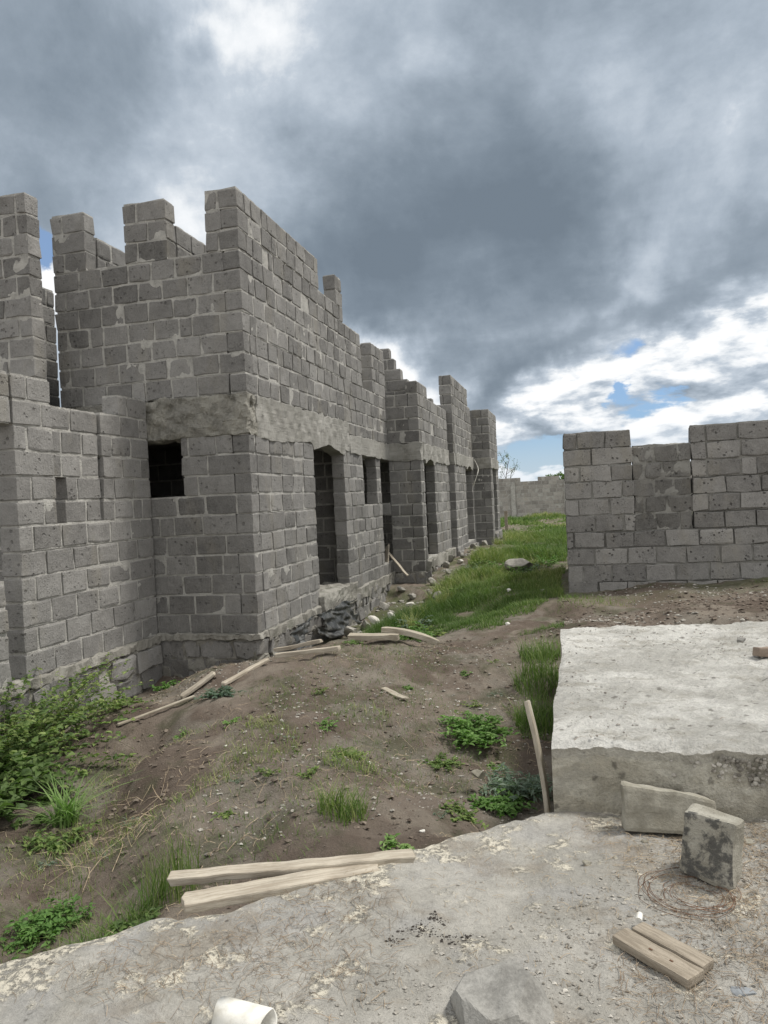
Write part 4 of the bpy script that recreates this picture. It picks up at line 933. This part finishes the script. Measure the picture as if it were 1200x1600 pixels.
def tuft(name, x, y, n, rad, h, label, cat, mat=GRASS, w=.006, lean=.6, lo=.1, hi=.9, group=None, z=None):
    a = Veg(); r = rad*np.sqrt(rng.random(n)); t = rng.uniform(0, 6.283, n); X = x+r*np.cos(t); Y = y+r*np.sin(t)
    Z = ground_z(X, Y)-.01; H = h*rng.uniform(.35, 1.0, n); a.blades(X, Y, Z, H, lean*rng.uniform(.3, 1.6, n), w*rng.uniform(.6, 1.3, n), rng.uniform(lo, hi, n), 4)
    o = a.build(name, mat, None, False, (x, y, gz(x, y))); return tag(o, label, cat, group)
def weed(name, x, y, nst, rad, h, label, mat=LEAF_B, L=.035, w=.016, per=9, cat='weed', group=None, lo=.1, hi=.9, stem_r=.0015):
    """low leafy plant: stems arching out of one root, leaves along them"""
    root = empty(name, (x, y, gz(x, y)), label, cat, group); a = Veg(); st = Acc()
    for i in range(nst):
        az = rng.uniform(0, 6.283); el = rng.uniform(.35, 1.35); ln = h*rng.uniform(.6, 1.1)/max(.45, math.sin(el)); ln = min(ln, max(rad, h)*1.15)
        p = np.array([x, y, 0])+np.array([math.cos(az), math.sin(az), 0])*rng.uniform(0, rad*.45); p[2] = gz(p[0], p[1])-.01
        pts = [p.copy()]; e = el
        for j in range(6):
            p = p+np.array([math.cos(az)*math.cos(e), math.sin(az)*math.cos(e), math.sin(e)])*ln/6; e -= .14; az += rng.uniform(-.2, .2); pts.append(p.copy())
        tube_pts(st, pts, stem_r, 4, rng.random(), stem_r*.4)
        for j in range(per):
            t = rng.uniform(.2, 1); k = min(5, int(t*6)); q = pts[k]+(pts[k+1]-pts[k])*(t*6-k); a2 = rng.uniform(0, 6.283)
            a.leaf(q, (math.cos(a2), math.sin(a2), rng.uniform(-.1, .7)), L*rng.uniform(.6, 1.25), w*rng.uniform(.7, 1.2), .25, rng.uniform(lo, hi))
    st.build('stem', STEM, root); a.build('foliage', mat, root); return root

# leafy bush against the near house
weed('leafy_bush', -4.68, 5.05, 210, .60, .95, 'big leafy green bush at the foot of the near house wall', LEAF, .060, .034, 26, 'bush', lo=.0, hi=.85)
weed('leafy_bush', -4.85, 5.75, 80, .28, 1.0, 'taller yellowish sprig of bush against the near house foundation', LEAF, .050, .024, 22, 'bush', lo=.45, hi=1.0, stem_r=.0025)
weed('broadleaf_plant', -4.20, 4.30, 80, .46, .50, 'dark broad leaved plant at the left edge of the picture', LEAF, .085, .06, 14, 'plant', lo=0, hi=.45)
weed('creeping_weed', -4.45, 6.2, 26, .34, .14, 'low green weeds trailing uphill along the near house wall', LEAF, .05, .026, 14, lo=.2, hi=.95)
weed('creeping_weed', -4.40, 7.2, 22, .28, .12, 'low bright weeds at the inner corner of the two houses', LEAF_B, .045, .022, 14, lo=.0, hi=.7)
tuft('spiky_grass', -3.42, 4.22, 110, .08, .42, 'pale green spiky grass clump in front of the leafy bush', 'grass clump', LEAF_B, .018, 1.1, .6, 1)
weed('low_weed', -3.25, 3.95, 26, .26, .10, 'ragged low weeds just below the spiky grass clump', LEAF, .05, .022, 10, lo=.1, hi=.8)
tuft('tall_grass', -2.02, 3.24, 190, .15, .42, 'tall thin green grass behind the end of the planks', 'grass clump', GRASS, .006, .35, .2, .8)
tuft('tall_grass', -2.20, 3.02, 260, .19, .24, 'dense short grass clump left of the tall thin grass', 'grass clump', GRASS, .007, .8, .0, .7)
weed('low_weed', -2.02, 2.86, 40, .13, .17, 'dark leafy weeds growing in the short grass left of the planks', LEAF, .045, .02, 12, lo=.0, hi=.6)
weed('low_weed', -2.72, 3.22, 60, .20, .12, 'light green weed on the dark soil at lower left', LEAF_B, .04, .018, 15, lo=.0, hi=.5)
tuft('grass_tuft', -1.32, 3.86, 260, .14, .24, 'bright grass tuft beside the soil at the middle of the concrete edge', 'grass clump', GRASS, .007, .7, .1, .8)
weed('low_weed', -1.55, 4.75, 26, .17, .07, 'small flat weed halfway down the slope of the mound', LEAF, .04, .012, 10, lo=.3, hi=1)
tuft('grass_tuft', -1.5, 4.6, 220, .18, .13, 'short sparse grass halfway down the mound, right below the middle', 'grass clump', GRASS, .006, 1.0, .3, .95)
tuft('grass_tuft', -2.38, 5.2, 140, .15, .09, 'tiny greyish grass tuft on the bare face of the mound', 'grass clump', GRASS, .006, 1.3, .6, 1)
tuft('grass_tuft', -1.72, 5.6, 130, .25, .12, 'thin grass on the dark middle of the mound', 'grass clump', GRASS, .006, .8, .2, .9)
weed('low_weed', -1.0, 5.2, 30, .24, .06, 'sparse creeping weeds left of the bright fern like weed', LEAF, .035, .014, 11, lo=.1, hi=.8)
weed('feathery_weed', -.84, 5.75, 90, .22, .20, 'bright green feathery weed near the gap beside the raised slab', LEAF_B, .05, .022, 18, lo=.1, hi=.8)
weed('spiky_thistle', -.46, 5.0, 46, .19, .21, 'blue grey spiky thistle just left of the upright plank', LEAF_G, .07, .014, 15, 'weed', lo=.2, hi=1)
weed('low_weed', -.56, 4.72, 44, .20, .10, 'green weed below the thistle in the gap', LEAF_B, .045, .02, 14, lo=.0, hi=.6)
weed('low_weed', -.72, 4.25, 26, .18, .07, 'small weed on the soil above the concrete edge, right of middle', LEAF, .035, .015, 11, lo=.2, hi=.9)
weed('low_weed', -3.22, 6.1, 40, .17, .09, 'greyish green weed alone on the upper left of the mound', LEAF_G, .04, .018, 14, lo=.0, hi=.5)
weed('low_weed', -.93, 3.52, 10, .06, .05, 'single bright seedling at the concrete edge', LEAF_B, .04, .02, 7, lo=.4, hi=1)
weed('low_weed', -1.9, 8.65, 40, .18, .14, 'leafy weed behind the boards on the mound rim', LEAF_B, .045, .022, 14, lo=.1, hi=.7)

for gx_, gy_, hh, lb in ((-.36, 6.25, .34, 'tall grass in the gap behind the thistle, nearest the upright plank'), (-.42, 6.9, .36, 'tall grass midway along the gap by the raised slab'), (-.40, 7.5, .30, 'tall grass at the far end of the gap by the raised slab')):
    tuft('tall_grass', gx_, gy_, 420, .22, hh, lb, 'grass clump', GRASS, .008, .6, .0, .7)
# grass of the lane (uncountable)
def in_lane(X, Y):
    left = np.interp(Y, [8.4, 9, 12, 14, 16, 19, 22.7, 24.9, 26, 44], [-2.4, -3.0, -3.1, -2.7, -2.5, -2.5, -2.3, -2.2, -6, -9])
    right = np.interp(Y, [8.4, 11, 12, 26, 44], [-1.3, -.2, -.3, -.2, 1.0]); return (X > left) & (X < right)
def grass_mass(N, y0, y1, power, hfun, wfun, thr, seed, keep=in_lane, xr=(-9, 1.2), lo=.0, hi=1.0):
    Y = y0+(y1-y0)*rng.random(N)**power; X = rng.uniform(xr[0], xr[1], N); m = keep(X, Y); X, Y = X[m], Y[m]
    P = np.stack([X, Y, X*0], 1); n = snoise(P, 1.5, seed)+.6*snoise(P, 4.5, seed+1); m = n > thr; X, Y, n = X[m], Y[m], n[m]
    H = hfun(Y)*rng.uniform(.3, 1.15, len(X))*(.35+.6*np.clip(n+.6, 0, 1.9)); a = Veg()
    rn = np.clip(.40+.30*snoise(np.stack([X, Y, X*0], 1), 1.1, seed+2)+rng.normal(0, .20, len(X)), lo, hi)
    a.blades(X, Y, ground_z(X, Y)-.015, H, rng.uniform(.2, 1.1, len(X)), wfun(Y)*rng.uniform(.6, 1.3, len(X)), rn, 3); return a
g1 = grass_mass(80000, 8.5, 13.5, 1.0, lambda y: np.where(y < 11, .15, .20), lambda y: .010+0*y, -.55, 501, xr=(-3.6, 0))
g2 = grass_mass(60000, 13.5, 26, 1.0, lambda y: .26+0*y, lambda y: .015+0*y, -.30, 505, xr=(-3, 0))
g3 = grass_mass(50000, 26, 43.5, 1.0, lambda y: .24+0*y, lambda y: .04+0*y, -.8, 509)
g = Veg()
for q in (g1, g2, g3): 
    for v in q.v: g.v.append(v)
    off = g.n; g.f.extend([[i+off for i in f] for f in q.f]); g.r.extend(q.r); g.n += q.n
o = g.build('grass', GRASS); tag(o, 'green grass filling the lane between the houses and the right wall', 'grass', kind='stuff')
for i in range(16):
    y = rng.uniform(9.2, 20); x = rng.uniform(-2.6, -.5) if y > 11.6 else rng.uniform(-2.8, -1.4)
    weed('lane_weed', x, y, 26, .22, rng.uniform(.16, .34), 'leafy weed standing out of the grass in the lane', [LEAF, LEAF_B, LEAF_G][i % 3], .07, .03, 12, group='weeds in the grass of the lane', lo=.0, hi=1, stem_r=.003)
for i in range(10):
    y = rng.uniform(10, 22); x = rng.uniform(-2.5, -.5) if y > 11.6 else rng.uniform(-2.6, -1.6)
    tuft('dry_tuft', x, y, 120, .14, rng.uniform(.25, .45), 'taller yellowing grass tuft in the lane', 'grass clump', GRASS, .010, .6, .65, 1, group='yellowing tufts in the lane')
# grass in the gap by the raised slab, thin growth on the mound
g4 = grass_mass(11000, 5.0, 8.6, 1.0, lambda y: .26+0*y, lambda y: .006+0*y, -1.2, 513, keep=lambda X, Y: (X > -.62-.14*np.sin(Y*3)) & (X < -.18) & (Y > 5.9), xr=(-.85, -.15))
o = g4.build('grass', GRASS); tag(o, 'dark green grass in the gap along the raised slab', 'grass', kind='stuff')
def near_edge(X, Y): return (Y > np.interp(X, ex, ey)+.12) & (X < -.2)
g5 = grass_mass(26000, 2.4, 8.2, 1.0, lambda y: .05+0*y, lambda y: .005+0*y, .95, 517, keep=near_edge, xr=(-5, -.2), lo=.3, hi=1)
g6 = grass_mass(9000, 8.0, 11.2, 1.0, lambda y: .07+0*y, lambda y: .006+0*y, .7, 521, keep=lambda X, Y: (X > -.3), xr=(-.3, 3.2), lo=.5, hi=1)
g7 = grass_mass(14000, 2.4, 5.4, 1.0, lambda y: .07+0*y, lambda y: .006+0*y, -.1, 525, keep=lambda X, Y: (Y > np.interp(X, ex, ey)+.12) & (X < -2.3+.4*np.sin(Y*3)) & (X > -5), xr=(-5, -1.8), lo=.2, hi=.9)
for q, lb in ((g5, 'sparse short grass scattered over the soil mound'), (g6, 'faint dry grass on the berm before the right wall'), (g7, 'patchy short grass on the dark slope at lower left')):
    o = q.build('sparse_grass', GRASS); tag(o, lb, 'grass', kind='stuff')

# straw, twigs, gravel
def straw(N, zfun, keep, xr, yr, lmin, lmax, w, mat, name, label, seed, thr=0.0, rise=.012, fall=None):
    X = rng.uniform(*xr, N); Y = rng.uniform(*yr, N); m = keep(X, Y); X, Y = X[m], Y[m]
    P = np.stack([X, Y, X*0], 1); m = (snoise(P, 3.2, seed)+.5*snoise(P, 9, seed+1)+rng.normal(0, .35, len(X))) > thr + (0 if fall is None else fall(X, Y)); X, Y = X[m], Y[m]; N = len(X)
    L = rng.uniform(lmin, lmax, N); az = rng.uniform(0, 6.283, N); cur = rng.uniform(-.9, .9, N); V = np.zeros((N, 8, 3)); W_ = w*rng.uniform(.6, 1.4, N)
    px, py = X.copy(), Y.copy(); lift = rng.uniform(0, rise, N)
    for i in range(4):
        a = az+cur*i/3; z = zfun(px, py)+.003+lift*math.sin(i/3*3.1)
        V[:, 2*i] = np.stack([px-np.sin(a)*W_, py+np.cos(a)*W_, z], 1); V[:, 2*i+1] = np.stack([px+np.sin(a)*W_, py-np.cos(a)*W_, z+W_], 1)
        px = px+np.cos(a)*L/3; py = py+np.sin(a)*L/3
    ids = np.arange(N)*8; f = []
    for i in range(3): f += np.stack([ids+2*i, ids+2*i+1, ids+2*i+3, ids+2*i+2], 1).tolist()
    a = Acc(); r = rng.random(N); a.add(V.reshape(-1, 3), f, np.tile(r, 3)); o = a.build(name, mat); return tag(o, label, 'straw', kind='stuff')
onslab = lambda X, Y: (Y < np.interp(X, ex, ey)-.05)
straw(4200, slab_h, onslab, (-.4, 1.1), (2.1, 3.7), .02, .09, .0007, STRAW, 'dry_straw', 'dry straw strewn over the concrete at lower right', 601, -.2, fall=lambda X, Y: np.clip((.32-X)*4, -.3, 4))
straw(7500, slab_h, onslab, (-.4, 1.1), (2.1, 3.7), .02, .08, .0007, STRAW_D, 'dry_straw', 'brown grass litter on the concrete at lower right', 603, .0, fall=lambda X, Y: np.clip((.35-X)*4, -.3, 4))
straw(3500, slab_h, onslab, (-2.3, -.6), (1.8, 2.9), .02, .08, .0007, STRAW_D, 'dry_straw', 'brown grass litter on the concrete at lower left', 605, .1, fall=lambda X, Y: np.clip((X+1.15)*2.5, -.1, 4)+np.clip(.35-(np.interp(X, ex, ey)-Y), 0, 1)*4)
straw(2600, slab_h, onslab, (-1.8, .6), (2.1, 3.7), .012, .05, .0006, STRAW, 'dry_straw', 'scattered straw bits over the middle of the concrete', 607, .2)
straw(6000, lambda X, Y: ground_z(X, Y), near_edge, (-5, -.2), (2.5, 8.3), .02, .12, .0010, STRAW, 'dry_straw', 'dead grass stalks strewn over the soil mound', 609, .1, .02)
straw(1000, lambda X, Y: ground_z(X, Y), lambda X, Y: (np.hypot(X+2.95, (Y-4.05)*.8) < .35) | (np.hypot(X+3.45, (Y-4.9)*.8) < .25), (-4, -2.5), (3.4, 5.4), .08, .30, .0014, STRAW, 'dry_straw', 'tangle of pale dead grass beside the leafy bush', 611, -.9, .06)
def gravel(N, zfun, keep, xr, yr, smin, smax, mat, label, seed, thr):
    X = rng.uniform(*xr, N); Y = rng.uniform(*yr, N); m = keep(X, Y); X, Y = X[m], Y[m]; P = np.stack([X, Y, X*0], 1); m = snoise(P, 2.2, seed) > thr; X, Y = X[m], Y[m]; N = len(X)
    Z = zfun(X, Y); s = smin*(smax/smin)**(rng.random(N)**3); base = np.array([(1, 0, 0), (0, 1, 0), (-1, 0, 0), (0, -1, 0), (0, 0, .8), (0, 0, -.6), (.6, .6, .35), (-.6, -.55, .4)], float)
    fc = [[0, 6, 4], [6, 1, 4], [1, 2, 4], [2, 7, 4], [7, 3, 4], [3, 0, 4], [0, 5, 6], [6, 5, 1], [1, 5, 2], [2, 5, 7], [7, 5, 3], [3, 5, 0]]
    B = base[None]*(1+rng.uniform(-.35, .35, (N, 8, 3))); t = rng.uniform(0, 6.28, N); c, s_ = np.cos(t), np.sin(t)
    B = np.stack([B[..., 0]*c[:, None]-B[..., 1]*s_[:, None], B[..., 0]*s_[:, None]+B[..., 1]*c[:, None], B[..., 2]], -1)*s[:, None, None]*np.array([1, .8, .7])
    V = B+np.stack([X, Y, Z+s*.2], 1)[:, None]; ids = np.arange(N)*8; f = (ids[:, None, None]+np.array(fc)[None]).reshape(-1, 3)
    a = Acc(); a.add(V.reshape(-1, 3), f.tolist(), np.repeat(rng.random(N), 12)); o = a.build('gravel', mat); return tag(o, label, 'gravel', kind='stuff')
gravel(16000, slab_h, onslab, (-2.2, 1.2), (1.9, 3.8), .0022, .012, PEB, 'grit and fine gravel on the foreground concrete', 701, -.6)
gravel(9000, lambda X, Y: ground_z(X, Y), near_edge, (-5, -.2), (2.4, 8.3), .004, .018, PEB, 'small stones scattered over the soil mound', 703, -.4)
gravel(3000, lambda X, Y: ground_z(X, Y), lambda X, Y: Y < 11.2, (-.3, 3.2), (7.2, 11.2), .006, .03, PEB, 'small stones on the berm before the right wall', 705, -.3)
gravel(1900, lambda X, Y: ground_z(X, Y), lambda X, Y: (X < np.interp(Y, [9, 16, 23], [-2.7, -2.4, -2.2])), (-3.7, -2.0), (9, 24), .012, .07, RUB, 'rubble chips along the foot of the houses', 707, -.2)

rtop = lambda X, Y: .322+0*X
inr = lambda X, Y: (X > -.12) & (Y > 3.85) & (Y < 6.85)
gravel(2600, rtop, inr, (-.15, 3), (3.8, 6.9), .003, .012, PEB, 'grit lying on the raised pale slab', 721, -.5)
straw(500, rtop, inr, (-.15, 3), (3.8, 6.9), .02, .09, .0009, STRAW_D, 'dry_straw', 'bits of straw on the raised pale slab', 723, .1)
CLOD = plain_mat('soil_clod', (0.10, 0.078, 0.062), (0.185, 0.155, 0.125), 12, contrast=.7)
gravel(7000, lambda X, Y: ground_z(X, Y), near_edge, (-5, -.2), (2.4, 8.6), .004, .030, CLOD, 'crumbled clods of soil over the mound', 711, -.7)
gravel(5000, lambda X, Y: ground_z(X, Y), lambda X, Y: Y < 11.3, (-.3, 3.2), (7.0, 11.3), .006, .035, CLOD, 'crumbled clods of soil on the berm before the right wall', 713, -.7)
dark_spots = lambda X, Y: rng.random(len(X)) < sum(np.exp(-(((X-a)*1.0)**2+((Y-b)*1.3)**2)/r**2) for a, b, r in ((-.62, 2.62, .05), (-.50, 2.58, .04), (-.44, 2.60, .025), (-.70, 2.55, .03), (-.57, 2.70, .03)))
gravel(5200, slab_h, dark_spots, (-.9, -.3), (2.4, 2.9), .002, .009, plain_mat('dark_dung', (.035, .03, .026), (.06, .052, .045), 9), 'dark dry clumps scattered on the middle of the concrete', 715, -.4)
for i in range(22):
    x, y = rng.uniform(-3.3, -.6), rng.uniform(3.6, 7.6)
    if y < np.interp(x, ex, ey)+.35: continue
    weed('seedling', x, y, int(rng.integers(4, 16)), rng.uniform(.04, .14), rng.uniform(.03, .08), 'small weed sprouting from the bare soil of the mound', [LEAF, LEAF_G, LEAF_B][i % 3], .028, [.012, .006, .016][i % 3], 7, group='small weeds on the mound', lo=.2, hi=1)
# bare young tree beyond the boundary wall, and a far crown
BARK = plain_mat('bark', (.10, .085, .07), (.16, .14, .12), 6)
tr = empty('young_tree', (-5.15, 58, 0), 'thin sparse young tree behind the boundary wall', 'tree'); st = Acc(); lv = Veg()
def branch(p, d, L, r, dep):
    pts = [p]; q = np.array(p, float); d = np.array(d, float)
    for i in range(5): d = d+rng.normal(0, .10, 3); d /= np.linalg.norm(d); q = q+d*L/5; pts.append(q.copy())
    tube_pts(st, pts, r, 5, .5, r*.45)
    if dep == 0:
        for k in range(9): lv.leaf(pts[1+k % 5]+rng.normal(0, .06, 3), rng.normal(0, 1, 3), .12, .06, .2, rng.random())
        return
    for k in range(5): t = 1+k % 5; nd = d+rng.normal(0, .65, 3); nd[2] = abs(nd[2])*.7+.25; branch(pts[t], nd/np.linalg.norm(nd), L*.52, r*.5, dep-1)
tube_pts(st, [(-5.15, 58, 0), (-5.12, 58, 1.2), (-5.2, 58, 2.4)], .07, 6, .5, .05)
branch((-5.2, 58, 2.2), (0, 0, 1), 2.0, .04, 2); branch((-5.15, 58, 1.9), (-.5, 0, .8), 1.6, .03, 1); branch((-5.15, 58, 2.0), (.5, 0, .9), 1.8, .03, 1)
st.build('trunk', BARK, tr); lv.build('crown', LEAF_G, tr)
tr = empty('dark_tree', (-1.55, 62, 0), 'dark rounded tree top just showing over the boundary wall', 'tree'); st = Acc(); lv = Veg()
tube_pts(st, [(-1.55, 62, 0), (-1.5, 62, 1.6), (-1.55, 62, 2.4)], .12, 6, .5, .07)
for k in range(1500):
    d = rng.normal(size=3); d /= np.linalg.norm(d); p = np.array([-1.35, 62, 2.35])+d*np.array([1.1, 1.0, .62])*rng.uniform(.5, 1)**.5*(1+.2*math.sin(d[0]*7))
    lv.leaf(p, rng.normal(0, 1, 3), .16, .10, .2, rng.random()*.5)
st.build('trunk', BARK, tr); lv.build('crown', LEAF, tr)
